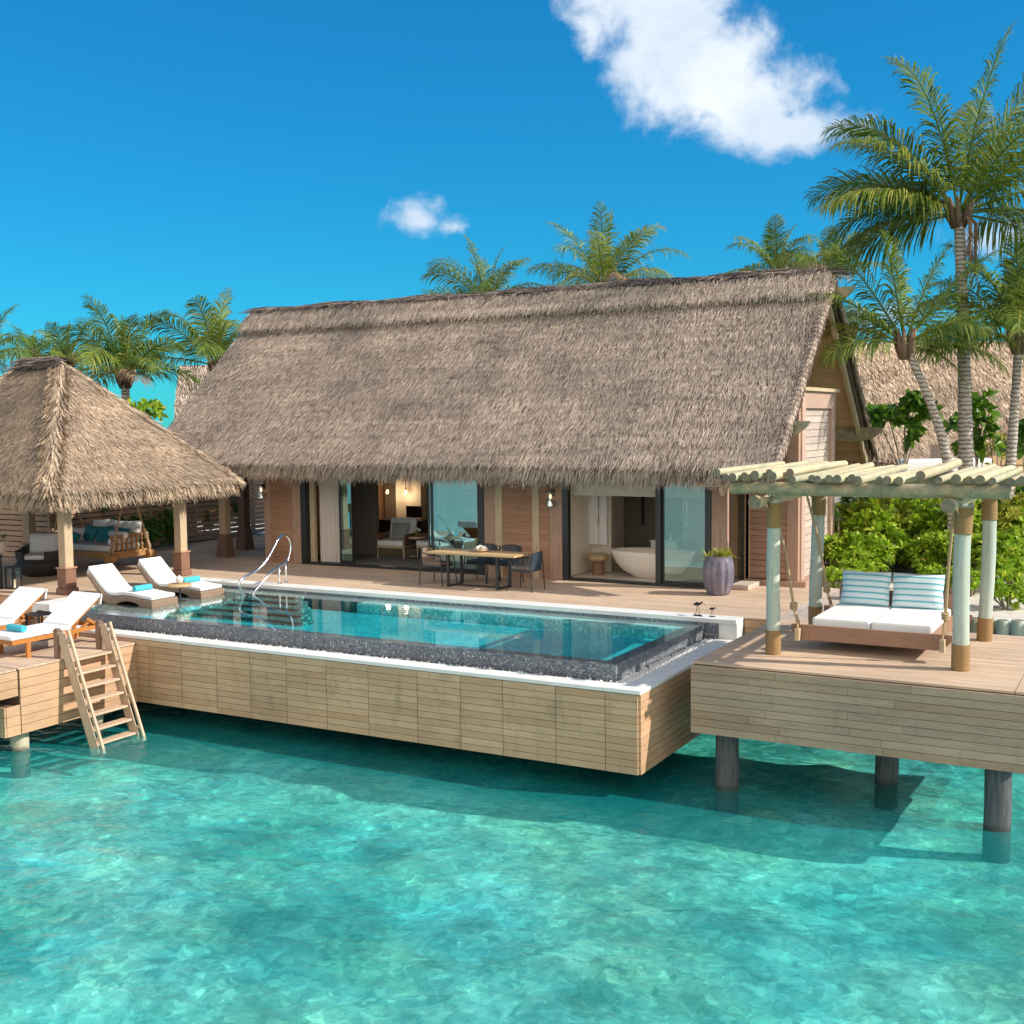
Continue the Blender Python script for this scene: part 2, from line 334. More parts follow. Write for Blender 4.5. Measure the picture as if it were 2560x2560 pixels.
def see_through(name, refl_min, tint=(1, 1, 1), gloss_rough=0.0, power=5.0, waves=None, reflcol=(1, 1, 1)):
    """clear sheet: reflection rises towards grazing angles (Schlick), the rest passes straight through"""
    m, nt, b = new_mat(name); nt.nodes.remove(b)
    g = nt.nodes.new('ShaderNodeNewGeometry')
    nrm = g.outputs['Normal']
    gl = nt.nodes.new('ShaderNodeBsdfGlossy'); gl.inputs['Roughness'].default_value = gloss_rough; gl.inputs['Color'].default_value = (*reflcol, 1)
    if waves:
        bp = None
        for sc, st, dist, msc in waves:
            n = noise(nt, sc, detail=3, rough=.55, dist=.6, mscale=msc)
            q = nt.nodes.new('ShaderNodeBump'); q.inputs['Strength'].default_value = st; q.inputs['Distance'].default_value = dist
            nt.links.new(n, q.inputs['Height'])
            if bp: nt.links.new(bp.outputs[0], q.inputs['Normal'])
            bp = q
        nrm = bp.outputs[0]; nt.links.new(nrm, gl.inputs['Normal'])
    dt = nt.nodes.new('ShaderNodeVectorMath'); dt.operation = 'DOT_PRODUCT'
    nt.links.new(nrm, dt.inputs[0]); nt.links.new(g.outputs['Incoming'], dt.inputs[1])
    c = nmath(nt, 'SUBTRACT', 1.0, nmath(nt, 'ABSOLUTE', dt.outputs['Value']), True)
    f = nmath(nt, 'ADD', nmath(nt, 'MULTIPLY', nmath(nt, 'POWER', c, power), 1-refl_min), refl_min, True)
    tr = nt.nodes.new('ShaderNodeBsdfTransparent'); tr.inputs['Color'].default_value = (*tint, 1)
    mx = nt.nodes.new('ShaderNodeMixShader'); nt.links.new(f, mx.inputs[0]); nt.links.new(tr.outputs[0], mx.inputs[1]); nt.links.new(gl.outputs[0], mx.inputs[2])
    nt.links.new(mx.outputs[0], nt.nodes['Material Output'].inputs['Surface'])
    return m, nt
M['glass'], _ = see_through('window_glass', .06, (.93, .97, .96))
M['glass_mirror'], _ = see_through('reflective_window_glass', .40, (.55, .75, .74), reflcol=(.45, .70, .72))
M['glass_mid'], _ = see_through('tinted_door_glass', .16, (.80, .88, .87), reflcol=(.6, .85, .86))
M['lamp_glass'], _ = see_through('lamp_glass', .06, (.95, .96, .96))
def absorb(m, nt, col, dens):
    va = nt.nodes.new('ShaderNodeVolumeAbsorption'); va.inputs['Color'].default_value = (*col, 1); va.inputs['Density'].default_value = dens
    nt.links.new(va.outputs[0], nt.nodes['Material Output'].inputs['Volume'])
M['sea'], nt_ = see_through('lagoon_water', .02, waves=[(.55, .5, .22, (1, 1.6, 1)), (2.2, .5, .07, (1, 1.5, 1)), (8.5, .5, .022, (1, 1.4, 1))])
b_in = nt_.nodes['Material Output'].inputs['Surface']; base_out = b_in.links[0].from_socket
df = nt_.nodes.new('ShaderNodeBsdfDiffuse'); df.inputs['Color'].default_value = (.015, .42, .44, 1)
mxs = nt_.nodes.new('ShaderNodeMixShader'); mxs.inputs[0].default_value = .22
nt_.links.new(base_out, mxs.inputs[1]); nt_.links.new(df.outputs[0], mxs.inputs[2]); nt_.links.new(mxs.outputs[0], b_in)
for n_ in nt_.nodes:
    if n_.type == 'BUMP': last_b = n_
absorb(M['sea'], nt_, (.0, .915, .94), .80)
M['pool'], nt_ = see_through('pool_water', .02, waves=[(1.6, .22, .006, (1, 1.4, 1)), (9, .16, .0022, (1, 1.3, 1))])
absorb(M['pool'], nt_, (.0, .89, .94), 1.45)
def seabed_mat():
    m, nt, b = new_mat('sandy_coral_seabed_with_refraction')
    tc = nt.nodes.new('ShaderNodeTexCoord'); nn = nt.nodes.new('ShaderNodeTexNoise'); nn.inputs['Scale'].default_value = 3.5; nn.inputs['Detail'].default_value = 4
    nt.links.new(tc.outputs['Object'], nn.inputs['Vector'])
    sc = nt.nodes.new('ShaderNodeVectorMath'); sc.operation = 'SCALE'; sc.inputs['Scale'].default_value = .34
    ad = nt.nodes.new('ShaderNodeVectorMath'); ad.operation = 'ADD'
    nt.links.new(nn.outputs['Color'], sc.inputs[0]); nt.links.new(tc.outputs['Object'], ad.inputs[0]); nt.links.new(sc.outputs[0], ad.inputs[1])
    v = ad.outputs[0]
    a = noise(nt, .34, v, 7, .66); r = noise(nt, .75, v, 7, .66); f = noise(nt, 3.0, v, 6, .72); h = noise(nt, .5, v, 4, .6)
    col = ramp(nt, [(.28, (.15, .19, .165)), (.40, (.33, .38, .32)), (.50, (.55, .57, .49)), (.60, (.76, .75, .66)), (.70, (.90, .87, .78))], a)
    col = nmix(nt, 1.0, col, ramp(nt, [(.35, (1.12, 1.0, .84)), (.5, (1, 1, 1)), (.65, (.78, .98, 1.12))], h), 'MULTIPLY')
    def cells(scale, lo, hi, amt, ch):  # cell tones paint in bright and dark flakes of rippled, refracted light
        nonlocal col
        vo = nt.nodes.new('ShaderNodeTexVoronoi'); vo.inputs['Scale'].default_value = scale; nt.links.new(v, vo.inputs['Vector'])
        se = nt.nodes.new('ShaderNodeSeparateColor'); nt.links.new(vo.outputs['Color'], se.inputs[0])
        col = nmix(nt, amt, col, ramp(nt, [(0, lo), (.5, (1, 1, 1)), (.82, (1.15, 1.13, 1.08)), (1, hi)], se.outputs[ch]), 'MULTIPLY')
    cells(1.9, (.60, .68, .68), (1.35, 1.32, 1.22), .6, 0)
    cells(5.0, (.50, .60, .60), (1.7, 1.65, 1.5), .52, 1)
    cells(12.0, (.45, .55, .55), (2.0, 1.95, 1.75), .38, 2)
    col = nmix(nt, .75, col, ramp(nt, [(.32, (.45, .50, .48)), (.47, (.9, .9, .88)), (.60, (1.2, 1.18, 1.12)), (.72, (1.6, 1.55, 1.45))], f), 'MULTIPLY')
    col = nmix(nt, ramp(nt, [(.58, (0, 0, 0)), (.68, (.72, .72, .72))], r), col, (.07, .09, .065))
    nt.links.new(col, b.inputs['Base Color']); b.inputs['Roughness'].default_value = .95; b.inputs['Specular IOR Level'].default_value = 0.0
    return m
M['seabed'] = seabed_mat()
def sand_mat():
    m, nt, b = new_mat('coral_sand')
    n = noise(nt, 3, detail=8, rough=.7); n2 = noise(nt, 22, detail=3)
    col = nmix(nt, ramp(nt, [(.6, (0, 0, 0)), (.7, (.7, .7, .7))], n2), ramp(nt, [(.3, (.52, .47, .40)), (.7, (.70, .65, .57))], n), (.20, .15, .10))
    nt.links.new(col, b.inputs['Base Color']); b.inputs['Roughness'].default_value = .95; bump(nt, b, n, .5, .05); return m
M['sand'] = sand_mat()
def glow(name, col, strength):
    m, nt, b = new_mat(name)
    b.inputs['Base Color'].default_value = (*col, 1); b.inputs['Emission Color'].default_value = (*col, 1); b.inputs['Emission Strength'].default_value = strength
    return m
M['bulb'] = glow('lit_bulb', (1.0, .62, .25), 3.5)
def stripes():
    m, nt, b = new_mat('blue_wave_striped_cloth')
    tc = nt.nodes.new('ShaderNodeTexCoord'); sp = nt.nodes.new('ShaderNodeSeparateXYZ'); nt.links.new(tc.outputs['Object'], sp.inputs[0])
    zig = nmath(nt, 'MULTIPLY', nmath(nt, 'PINGPONG', sp.outputs[0], .014), .5)
    z = nmath(nt, 'ADD', sp.outputs[2], zig)
    fr = nmath(nt, 'FRACT', nmath(nt, 'ADD', nmath(nt, 'MULTIPLY', z, 10.5), 20.3))
    pale = ramp(nt, [(.0, (.70, .76, .78)), (.5, (.42, .62, .72)), (1, (.72, .77, .79))], fr)
    line = nmath(nt, 'COMPARE', fr, .5); 
    ln = nt.nodes.new('ShaderNodeMath'); ln.operation = 'COMPARE'; nt.links.new(fr, ln.inputs[0]); ln.inputs[1].default_value = .55; ln.inputs[2].default_value = .10
    nt.links.new(nmix(nt, ln.outputs[0], pale, (.05, .36, .42)), b.inputs['Base Color']); b.inputs['Roughness'].default_value = .9
    return m
M['stripe'] = stripes()
def pattern_cloth():
    m, nt, b = new_mat('lattice_patterned_cloth')
    tc = nt.nodes.new('ShaderNodeTexCoord'); mp = nt.nodes.new('ShaderNodeMapping'); mp.inputs['Rotation'].default_value = (0, R(45), 0)
    nt.links.new(tc.outputs['Object'], mp.inputs[0])
    ck = nt.nodes.new('ShaderNodeTexChecker'); ck.inputs['Scale'].default_value = 26; nt.links.new(mp.outputs[0], ck.inputs[0])
    nt.links.new(nmix(nt, ck.outputs['Fac'], (.12, .15, .16), (.42, .46, .46)), b.inputs['Base Color']); b.inputs['Roughness'].default_value = .9; return m
M['lattice'] = pattern_cloth()
def glaze():
    m, nt, b = new_mat('blue_grey_glaze')
    n = noise(nt, 4, detail=5)
    nt.links.new(ramp(nt, [(.3, (.10, .10, .16)), (.55, (.17, .155, .20)), (.8, (.27, .22, .22))], n), b.inputs['Base Color']); b.inputs['Roughness'].default_value = .35
    return m
M['glaze'] = glaze()

# ------------------------------------------------------------------ mesh building
def world_offset(o):
    v = Vector((0, 0, 0))
    while o is not None: v += o.location; o = o.parent
    return v
class MB:
    def __init__(s): s.v = []; s.f = []; s.m = []
    def add(s, vs, fs, m=0):
        k = len(s.v); s.v.extend([tuple(v) for v in vs]); s.f.extend([tuple(i+k for i in f) for f in fs]); s.m.extend([m]*len(fs))
    def box(s, x0, y0, z0, x1, y1, z1, m=0):
        x0, x1 = min(x0, x1), max(x0, x1); y0, y1 = min(y0, y1), max(y0, y1); z0, z1 = min(z0, z1), max(z0, z1)
        s.add([(x0, y0, z0), (x1, y0, z0), (x1, y1, z0), (x0, y1, z0), (x0, y0, z1), (x1, y0, z1), (x1, y1, z1), (x0, y1, z1)],
              [(0, 3, 2, 1), (4, 5, 6, 7), (0, 1, 5, 4), (1, 2, 6, 5), (2, 3, 7, 6), (3, 0, 4, 7)], m)
    def obox(s, c, size, rot=(0, 0, 0), m=0):
        e = Euler(rot).to_matrix(); c = Vector(c); h = [x/2 for x in size]
        P = [c + e @ Vector((a*h[0], b_*h[1], d*h[2])) for d in (-1, 1) for a, b_ in ((-1, -1), (1, -1), (1, 1), (-1, 1))]
        s.add(P, [(0, 3, 2, 1), (4, 5, 6, 7), (0, 1, 5, 4), (1, 2, 6, 5), (2, 3, 7, 6), (3, 0, 4, 7)], m)
    def beam(s, p, q, w, h, upv=(0, 0, 1), m=0):
        p, q = Vector(p), Vector(q); d = (q-p).normalized(); u = Vector(upv)
        sd = d.cross(u)
        if sd.length < 1e-4: sd = d.cross(Vector((0, 1, 0)))
        sd.normalize(); u = sd.cross(d).normalized(); a, b_ = sd*w/2, u*h/2
        P = [p-a-b_, p+a-b_, p+a+b_, p-a+b_, q-a-b_, q+a-b_, q+a+b_, q-a+b_]
        s.add(P, [(0, 1, 2, 3), (7, 6, 5, 4), (0, 4, 5, 1), (1, 5, 6, 2), (2, 6, 7, 3), (3, 7, 4, 0)], m)
    def tube(s, pts, r, n=8, cap=True, m=0, capm=None):
        pts = [Vector(p) for p in pts]; k = len(pts); rr = r if isinstance(r, (list, tuple)) else [r]*k
        ref = None; V = []
        for i, p in enumerate(pts):
            t = (pts[min(i+1, k-1)] - pts[max(i-1, 0)]).normalized()
            if ref is None: ref = t.orthogonal().normalized()
            ref = (ref - t*ref.dot(t)).normalized(); b_ = t.cross(ref)
            for j in range(n):
                a = 2*PI*j/n; V.append(p + (ref*math.cos(a) + b_*math.sin(a))*rr[i])
        F = [(i*n+j, i*n+(j+1) % n, (i+1)*n+(j+1) % n, (i+1)*n+j) for i in range(k-1) for j in range(n)]
        if cap: F += [tuple(reversed(range(n))), tuple(range((k-1)*n, k*n))]
        s.add(V, F, m)
        if cap and capm is not None: s.m[-2:] = [capm, capm]
    def lathe(s, prof, c=(0, 0, 0), n=24, sx=1, sy_=1, m=0, wob=None):
        V = []
        for i, (r, z) in enumerate(prof):
            for j in range(n):
                a = 2*PI*j/n; q = r*(wob(a, z) if wob else 1)
                V.append((c[0]+q*sx*math.cos(a), c[1]+q*sy_*math.sin(a), c[2]+z))
        k = len(prof)
        F = [(i*n+j, i*n+(j+1) % n, (i+1)*n+(j+1) % n, (i+1)*n+j) for i in range(k-1) for j in range(n)]
        F += [tuple(reversed(range(n))), tuple(range((k-1)*n, k*n))]
        s.add(V, F, m)
    def prism(s, poly, ext, m=0):
        n = len(poly); P = [Vector(p) for p in poly]; e = Vector(ext)
        F = [tuple(range(n)), tuple(reversed(range(n, 2*n)))] + [(i, i+n, (i+1) % n + n, (i+1) % n) for i in range(n)]
        s.add(P + [p+e for p in P], F, m)
    def pillow(s, c, size, rot=(0, 0, 0), m=0, n=12, pinch=.12):
        """flat axis is local Y; corners stick out a little"""
        e = Euler(rot).to_matrix(); c = Vector(c); V = []; w, t, h = size
        for side in (-1, 1):
            for i in range(n+1):
                for j in range(n+1):
                    u, v = 2*i/n-1, 2*j/n-1
                    th = ((1-u**4)*(1-v**4))**.55
                    k = 1 - pinch*(1-abs(u*v)**.5)*(abs(u)**6+abs(v)**6)*.5
                    V.append(c + e @ Vector((u*w/2*k, side*t/2*th, v*h/2*k)))
        q = (n+1)**2; F = []
        for i in range(n):
            for j in range(n):
                a = i*(n+1)+j; F.append((a, a+n+1, a+n+2, a+1)); F.append((q+a, q+a+1, q+a+n+2, q+a+n+1))
        s.add(V, F, m)
    def build(s, name, mat, parent=None, smooth=False, bevel=0, world=True):
        off = world_offset(parent) if (parent is not None and world) else Vector((0, 0, 0))
        me = bpy.data.meshes.new(name)
        me.from_pydata([(v[0]-off.x, v[1]-off.y, v[2]-off.z) for v in s.v], [], s.f)
        for mm in (mat if isinstance(mat, (list, tuple)) else [mat]): me.materials.append(M[mm] if isinstance(mm, str) else mm)
        if isinstance(mat, (list, tuple)): me.polygons.foreach_set('material_index', s.m)
        if smooth: me.polygons.foreach_set('use_smooth', [True]*len(me.polygons))
        me.update()
        o = bpy.data.objects.new(name, me); C.objects.link(o)
        if parent is not None: o.parent = parent
        if bevel:
            b = o.modifiers.new('edge', 'BEVEL'); b.width = bevel; b.segments = 2; b.limit_method = 'ANGLE'
        if smooth and smooth != 'all':
            try: me.set_sharp_from_angle(angle=R(40))
            except Exception: pass
        return o
def tag(o, label=None, cat=None, group=None, kind=None):
    if label: o['label'] = label
    if cat: o['category'] = cat
    if group: o['group'] = group
    if kind: o['kind'] = kind
    return o
def thing(name, label, cat, loc=(0, 0, 0), rz=0, group=None):
    o = bpy.data.objects.new(name, None); C.objects.link(o); o.location = loc; o.rotation_euler = (0, 0, rz); o.empty_display_size = .2
    return tag(o, label, cat, group)
def copy_tree(o, parent=None):
    c = o.copy(); C.objects.link(c)
    if parent is not None: c.parent = parent
    for ch in list(o.children): copy_tree(ch, c)
    return c
def dup(o, loc, rz=None, label=None, scale=None):
    c = copy_tree(o); c.location = loc
    if rz is not None: c.rotation_euler = (0, 0, rz)
    if label: c['label'] = label
    if scale: c.scale = (scale,)*3 if isinstance(scale, (int, float)) else scale
    return c
def quadmesh(name, V, F, mat, parent=None, world=True):
    """numpy mesh of quads"""
    if parent is not None and world: V = V - np.array(world_offset(parent))
    me = bpy.data.meshes.new(name); nv, nf = len(V), len(F)
    me.vertices.add(nv); me.vertices.foreach_set('co', V.astype(np.float32).ravel())
    me.loops.add(nf*4); me.loops.foreach_set('vertex_index', F.astype(np.int32).ravel())
    me.polygons.add(nf); me.polygons.foreach_set('loop_start', np.arange(0, nf*4, 4, dtype=np.int32))
    me.update(calc_edges=True); me.validate()
    me.materials.append(M[mat]); o = bpy.data.objects.new(name, me); C.objects.link(o)
    if parent is not None: o.parent = parent
    return o
def planks(mb, x0, x1, y0, y1, zt, pitch=.14, gap=.007, th=.03, axis='x', seed=1, lmin=1.8, lmax=3.6):
    rng = random.Random(seed); a, b_ = (y0, y1) if axis == 'x' else (x0, x1); L0, L1 = (x0, x1) if axis == 'x' else (y0, y1)
    y = a
    while y < b_-.02:
        w = min(pitch, b_-y); p = L0 - (rng.random()*lmax if False else 0)
        first = True
        while p < L1-.01:
            q = min(L1, p + (rng.uniform(.6, lmax) if first else rng.uniform(lmin, lmax))); first = False
            if L1-q < .5: q = L1
            dz = rng.uniform(-.0012, .0012)
            if axis == 'x': mb.box(p+.0015, y, zt-th, q-.0015, y+w-gap, zt+dz)
            else: mb.box(y, p+.0015, zt-th, y+w-gap, q-.0015, zt+dz)
            p = q
        y += w
def boards(mb, plane, const, a0, a1, z0, z1, rows, gap=.008, th=.03, cuts=None, seed=2, out=1, vg=.002, stagger=None):
    """horizontal boards; plane 'y' = wall at y=const facing -Y (boards run along X); 'x' = wall at x=const (boards run along Y), out = facing sign"""
    rng = random.Random(seed); h = (z1-z0)/rows
    for i in range(rows):
        cs = [a0] + [c for c in (cuts or [])] + [a1]
        if stagger:
            cs = [a0]; 
            while a1-cs[-1] > stagger*1.4: cs.append(cs[-1]+(rng.uniform(.4, 1.2) if len(cs) == 1 else rng.uniform(.7, 1.15))*stagger)
            cs.append(a1)
        za, zb = z0+i*h, z0+(i+1)*h-gap
        for p, q in zip(cs[:-1], cs[1:]):
            j = rng.uniform(0, .004)
            if plane == 'y': mb.box(p+vg, const+out*j, za, q-vg, const+out*(-th), zb)
            else: mb.box(const+out*j, p+.002, za, const-out*th, q-.002, zb)

# thatch -----------------------------------------------------------
def strand_arrays(P, D, N, L, W, lift, tip=.35):
    D = D/np.linalg.norm(D, axis=1, keepdims=True); S = np.cross(D, N); S /= np.linalg.norm(S, axis=1, keepdims=True)
    n = len(P); V = np.zeros((n, 6, 3)); L = L[:, None]; W = W[:, None]; lift = lift[:, None]
    mid = P + D*L*.5 + N*lift*.4; end = P + D*L + N*lift
    V[:, 0] = P - S*W/2; V[:, 1] = P + S*W/2; V[:, 2] = mid + S*W*.46; V[:, 3] = mid - S*W*.46
    V[:, 4] = end + S*W*tip/2; V[:, 5] = end - S*W*tip/2
    k = np.arange(n)[:, None]*6
    F = np.concatenate([k+np.array([[0, 1, 2, 3]]), k+np.array([[3, 2, 4, 5]])], axis=1).reshape(-1, 4)
    return V.reshape(-1, 3), F
def merge(parts):
    Vs, Fs, k = [], [], 0
    for V, F in parts: Vs.append(V); Fs.append(F+k); k += len(V)
    return np.concatenate(Vs), np.concatenate(Fs)
def slope(tl, tr, br, bl, n, rng, L=(.2, .34), W=(.022, .042), course=.17, jit=.5, spread=.16, lift=(.0, .05), off=.0):
    """strands laid down a roof slope; corners: top-left, top-right, bottom-right, bottom-left seen from outside"""
    tl, tr, br, bl = [np.array(p, float) for p in (tl, tr, br, bl)]
    nrm = np.cross(br-bl, (tl+tr)/2-bl); nrm /= np.linalg.norm(nrm)
    H = np.linalg.norm((bl+br)/2 - (tl+tr)/2); wt_, wb = np.linalg.norm(tr-tl), np.linalg.norm(br-bl)
    v = rng.random(n*3); keep = rng.random(n*3)*max(wt_, wb) < wt_+(wb-wt_)*v; v = v[keep][:n]; n = len(v)
    k = max(1, round(H/course)); v = (np.floor(v*k)+.5+(rng.random(n)-.5)*2*jit)/k; v = np.clip(v, 0, 1)
    u = rng.random(n)
    top = tl+(tr-tl)*u[:, None]; bot = bl+(br-bl)*u[:, None]
    P = top + (bot-top)*v[:, None]
    dm = (bl+br)/2-(tl+tr)/2; dm /= np.linalg.norm(dm); D = (bot-top); D /= np.maximum(np.linalg.norm(D, axis=1, keepdims=True), 1e-6)
    D = D*.7 + dm*.3
    ax = (br-bl)/max(wb, 1e-6); D = D + ax*(rng.normal(0, spread, n))[:, None] + ax*.10
    N = np.tile(nrm, (n, 1)); lf = rng.uniform(*lift, n); 
    P = P + N*(off + rng.uniform(.0, .02, n))[:, None]
    return strand_arrays(P, D, N, rng.uniform(*L, n), rng.uniform(*W, n), lf)
def fringe(a, b_, down, nrm, n, rng, depth=.3, L=(.3, .55), W=(.018, .035), back=.3, sag=.55):
    """thick shaggy eave edge from a to b; strands start a little up the slope and hang over"""
    a, b_, down, nrm = [np.array(p, float) for p in (a, b_, down, nrm)]
    down /= np.linalg.norm(down); nrm /= np.linalg.norm(nrm)
    u = rng.random(n); t = rng.random(n)
    P = a+(b_-a)*u[:, None] - down*(rng.uniform(0, back, n))[:, None] - nrm*(t*depth)[:, None] + nrm*.03
    g = np.array([0, 0, -1.0]); ax = (b_-a)/np.linalg.norm(b_-a)
    s = rng.uniform(sag*.5, sag*1.4, n)[:, None]
    D = down*(1-s)+g*s + ax*rng.normal(0, .13, n)[:, None] + nrm*rng.normal(0, .06, n)[:, None]
    return strand_arrays(P, D, np.tile(nrm, (n, 1)), rng.uniform(*L, n), rng.uniform(*W, n), rng.uniform(-.02, .03, n))

# ------------------------------------------------------------------ the setting
WZ = -1.92
wb = MB(); wb.box(-2500, -400, WZ-9, 2500, 5200, WZ)
tag(wb.build('lagoon_water', 'sea'), kind='structure')
gx = np.concatenate([[-2500, -600, -150], np.linspace(-60, 30, 120), [120, 600, 2500]]); gy = np.concatenate([[-400, -100, -20], np.linspace(0, 40, 70), [70, 150, 600, 5200]])
rs = np.random.default_rng(3)
GX, GY = np.meshgrid(gx, gy, indexing='ij')
Z = WZ - .44 + .05*np.sin(GX*.9+1.3*np.sin(GY*.6)) + .04*np.sin(GY*1.3+GX*.5) + .03*rs.standard_normal(GX.shape)
Z -= np.clip((np.hypot(GX+10, GY-18)-45)/40, 0, 3.2)
V = np.stack([GX, GY, Z], -1).reshape(-1, 3); nx, ny = len(gx), len(gy)
I = (np.arange(nx-1)[:, None]*ny+np.arange(ny-1)[None]).ravel()
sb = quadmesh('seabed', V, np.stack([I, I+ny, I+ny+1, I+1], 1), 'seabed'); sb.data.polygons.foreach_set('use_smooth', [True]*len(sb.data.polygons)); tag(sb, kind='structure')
# island of coral sand behind the decks
out = [(-5.12, 21.9), (1.5, 21.9), (14, 24), (30, 32), (42, 50), (30, 78), (0, 92), (-35, 88), (-58, 66), (-60, 45), (-46, 33), (-33, 28.5), (-24.6, 29.2), (-22, 27), (-8.2, 27), (-8.2, 24.3), (-5.12, 24.2)]
mb = MB(); mb.prism([(x, y, -3.6) for x, y in out], (0, 0, 3.49))
tag(mb.build('sand', 'sand'), kind='structure')

# ---- decks
mb = MB()
planks(mb, -19.6, -5.9, 19.87, 23.0, 0, seed=1)          # between pool and villa
planks(mb, -7.72, -5.9, 23.0, 24.1, 0, seed=16)
planks(mb, -33, -19.62, 16.08, 23.0, 0, seed=2)           # under the pavilion
planks(mb, -25.2, -19.9, 23.0, 29.0, 0, seed=3)           # beside the villa
d = mb.build('deck', 'deck'); tag(d, kind='structure')
mb = MB(); mb.box(-33, 16.1, -.5, -19.64, 29.0, -.032); mb.box(-19.62, 19.9, -.5, -5.92, 24.1, -.032); mb.box(-19.62, 24.1, -.5, -7.8, 27, -.033)
mb.build('deck_base', 'dark_post', d)
mb = MB(); boards(mb, 'y', 16.075, -33, -19.64, -.46, -.035, 3); mb.build('fascia', 'fascia', d)
mb = MB(); boards(mb, 'y', 19.868, -6.4, -5.9, -.6, -.035, 4); mb.build('fascia', 'fascia', d)
# swing platform on the right
mb = MB(); planks(mb, -5.89, -1.585, 15.90, 20.0, .0, seed=5, pitch=.133); mb.box(-1.575, 15.90, -.03, -1.40, 20.0, .001)  # platform, pergola and swing bed coordinates scaled about the camera, baked into the numbers
pf = mb.build('swing_platform', 'deck'); tag(pf, kind='structure')
mb = MB(); boards(mb, 'y', 15.865, -5.905, -1.40, -1.03, -.034, 9, stagger=1.9, seed=7, gap=.007); mb.build('fascia', 'fascia_grey', pf)
mb = MB(); boards(mb, 'x', -5.90, 15.90, 20.0, -1.03, -.034, 9, out=-1, gap=.007); boards(mb, 'x', -1.405, 15.90, 20.0, -1.03, -.034, 9, gap=.007); mb.build('fascia', 'fascia_y', pf)
mb = MB(); mb.box(-5.86, 15.91, -.30, -1.44, 20.015, -.033); mb.build('deck_base', 'dark_post', pf)
mb = MB(); planks(mb, -5.89, -5.13, 20.01, 24.1, -.004, seed=17, axis='y'); bw = mb.build('boardwalk', 'portal'); tag(bw, kind='structure')
mb = MB(); mb.box(-5.88, 20.02, -.6, -5.14, 24.1, -.037); mb.build('walk_base', 'dark_post', bw)
# bathing deck with the ladder
mb = MB(); planks(mb, -26, -16.36, 12.62, 15.13, -.46, seed=8); planks(mb, -26, -19.68, 15.13, 16.06, -.46, seed=9)
bd = mb.build('bathing_deck', 'deck'); tag(bd, kind='structure')
mb = MB(); boards(mb, 'x', -16.375, 12.64, 15.16, -1.56, -.495, 7, seed=11); mb.build('fascia', 'fascia_y', bd)
mb = MB(); boards(mb, 'x', -16.40, 10.0, 12.62, -.92, -.50, 3, seed=12); boards(mb, 'x', -16.375, 12.36, 12.625, -1.56, -1.06, 3, seed=13); mb.build('fascia', 'fascia_y', bd)
mb = MB(); planks(mb, -26, -16.39, 10.0, 12.60, -.465, seed=14); mb.build('step_boards', 'deck', bd)
mb = MB(); boards(mb, 'y', 12.355, -26, -16.38, -1.56, -1.06, 3, seed=15); mb.build('fascia', 'fascia', bd)
mb = MB(); mb.box(-26, 12.66, -1.54, -16.41, 15.16, -.495); mb.box(-26, 10.02, -.9, -16.43, 12.6, -.497); mb.box(-26, 12.39, -1.54, -16.41, 12.6, -1.09); mb.build('deck_base', 'dark_post', bd)

# ---- swimming pool
pool = thing('swimming_pool', 'long overflow pool clad in grey mosaic with pale stone edge and timber board sides', 'pool', (-12.5, 17.5, WZ))
cuts = [-18.6, -17.85, -17.1, -16.05, -15.25, -14.42, -13.65, -12.85, -12.0, -11.15, -10.2, -9.4, -8.65, -7.75, -6.95]
mb = MB(); boards(mb, 'y', 15.18, -19.6, -6.44, -1.56, -.40, 11, cuts=cuts, seed=21, gap=.007, th=.035, vg=.005); mb.build('front_cladding', 'fascia', pool)
mb = MB(); boards(mb, 'x', -6.41, 15.18, 19.9, -1.56, -.40, 11, cuts=[16.1, 17.3, 18.4], seed=22, gap=.007, th=.035); mb.build('side_cladding', 'fascia_y', pool)
mb = MB(); mb.box(-19.56, 15.22, -1.54, -6.45, 19.84, -.405); mb.build('shell', 'dark_post', pool)
def coping(mb, x0, y0, x1, y1, z0, z1, step=.9, axis='x'):
    p = x0 if axis == 'x' else y0; e = x1 if axis == 'x' else y1
    while p < e-.01:
        q = min(e, p+step)
        if e-q < .2: q = e
        if axis == 'x': mb.box(p, y0, z0, q-.003, y1, z1)
        else: mb.box(x0, p, z0, x1, q-.003, z1)
        p = q
mb = MB(); coping(mb, -19.6, 15.15, -6.40, 15.5, -.398, -.34); mb.build('front_coping', 'white_stone', pool, bevel=.006)
mb = MB(); coping(mb, -6.75, 15.503, -6.40, 19.45, -.398, -.342, axis='y'); mb.build('side_coping', 'white_stone', pool, bevel=.006)
mb = MB(); coping(mb, -19.05, 19.45, -6.42, 19.86, -.07, .006, 1.1); mb.box(-6.75, 19.48, -.42, -6.415, 19.86, -.073); mb.build('rear_coping', 'white_stone', pool, bevel=.006)
mb = MB(); coping(mb, -19.62, 15.5, -19.1, 19.86, -.45, .004, 1.2, axis='y'); mb.build('end_coping', 'white_stone', pool, bevel=.008)
mb = MB(); mb.box(-19.1, 15.65, -.5, -7.0, 15.90, -.112); mb.box(-7.25, 15.9, -.5, -7.0, 19.45, -.112)
mb.box(-19.1, 19.452, -.6, -6.75, 19.52, -.073); mb.build('mosaic_wall', 'tile', pool)
mb = MB(); mb.box(-17.05, 15.90, -.5, -7.25, 19.1, -.36); mb.build('pool_floor', 'tile_floor', pool)
mb = MB(); mb.box(-14.3, 19.1, -.5, -7.25, 19.45, -.17); mb.build('bench', 'tile_floor', pool)
mb = MB(); mb.box(-19.1, 15.9, -.5, -17.05, 19.45, -.135); mb.build('sun_shelf', 'tile_shelf', pool)
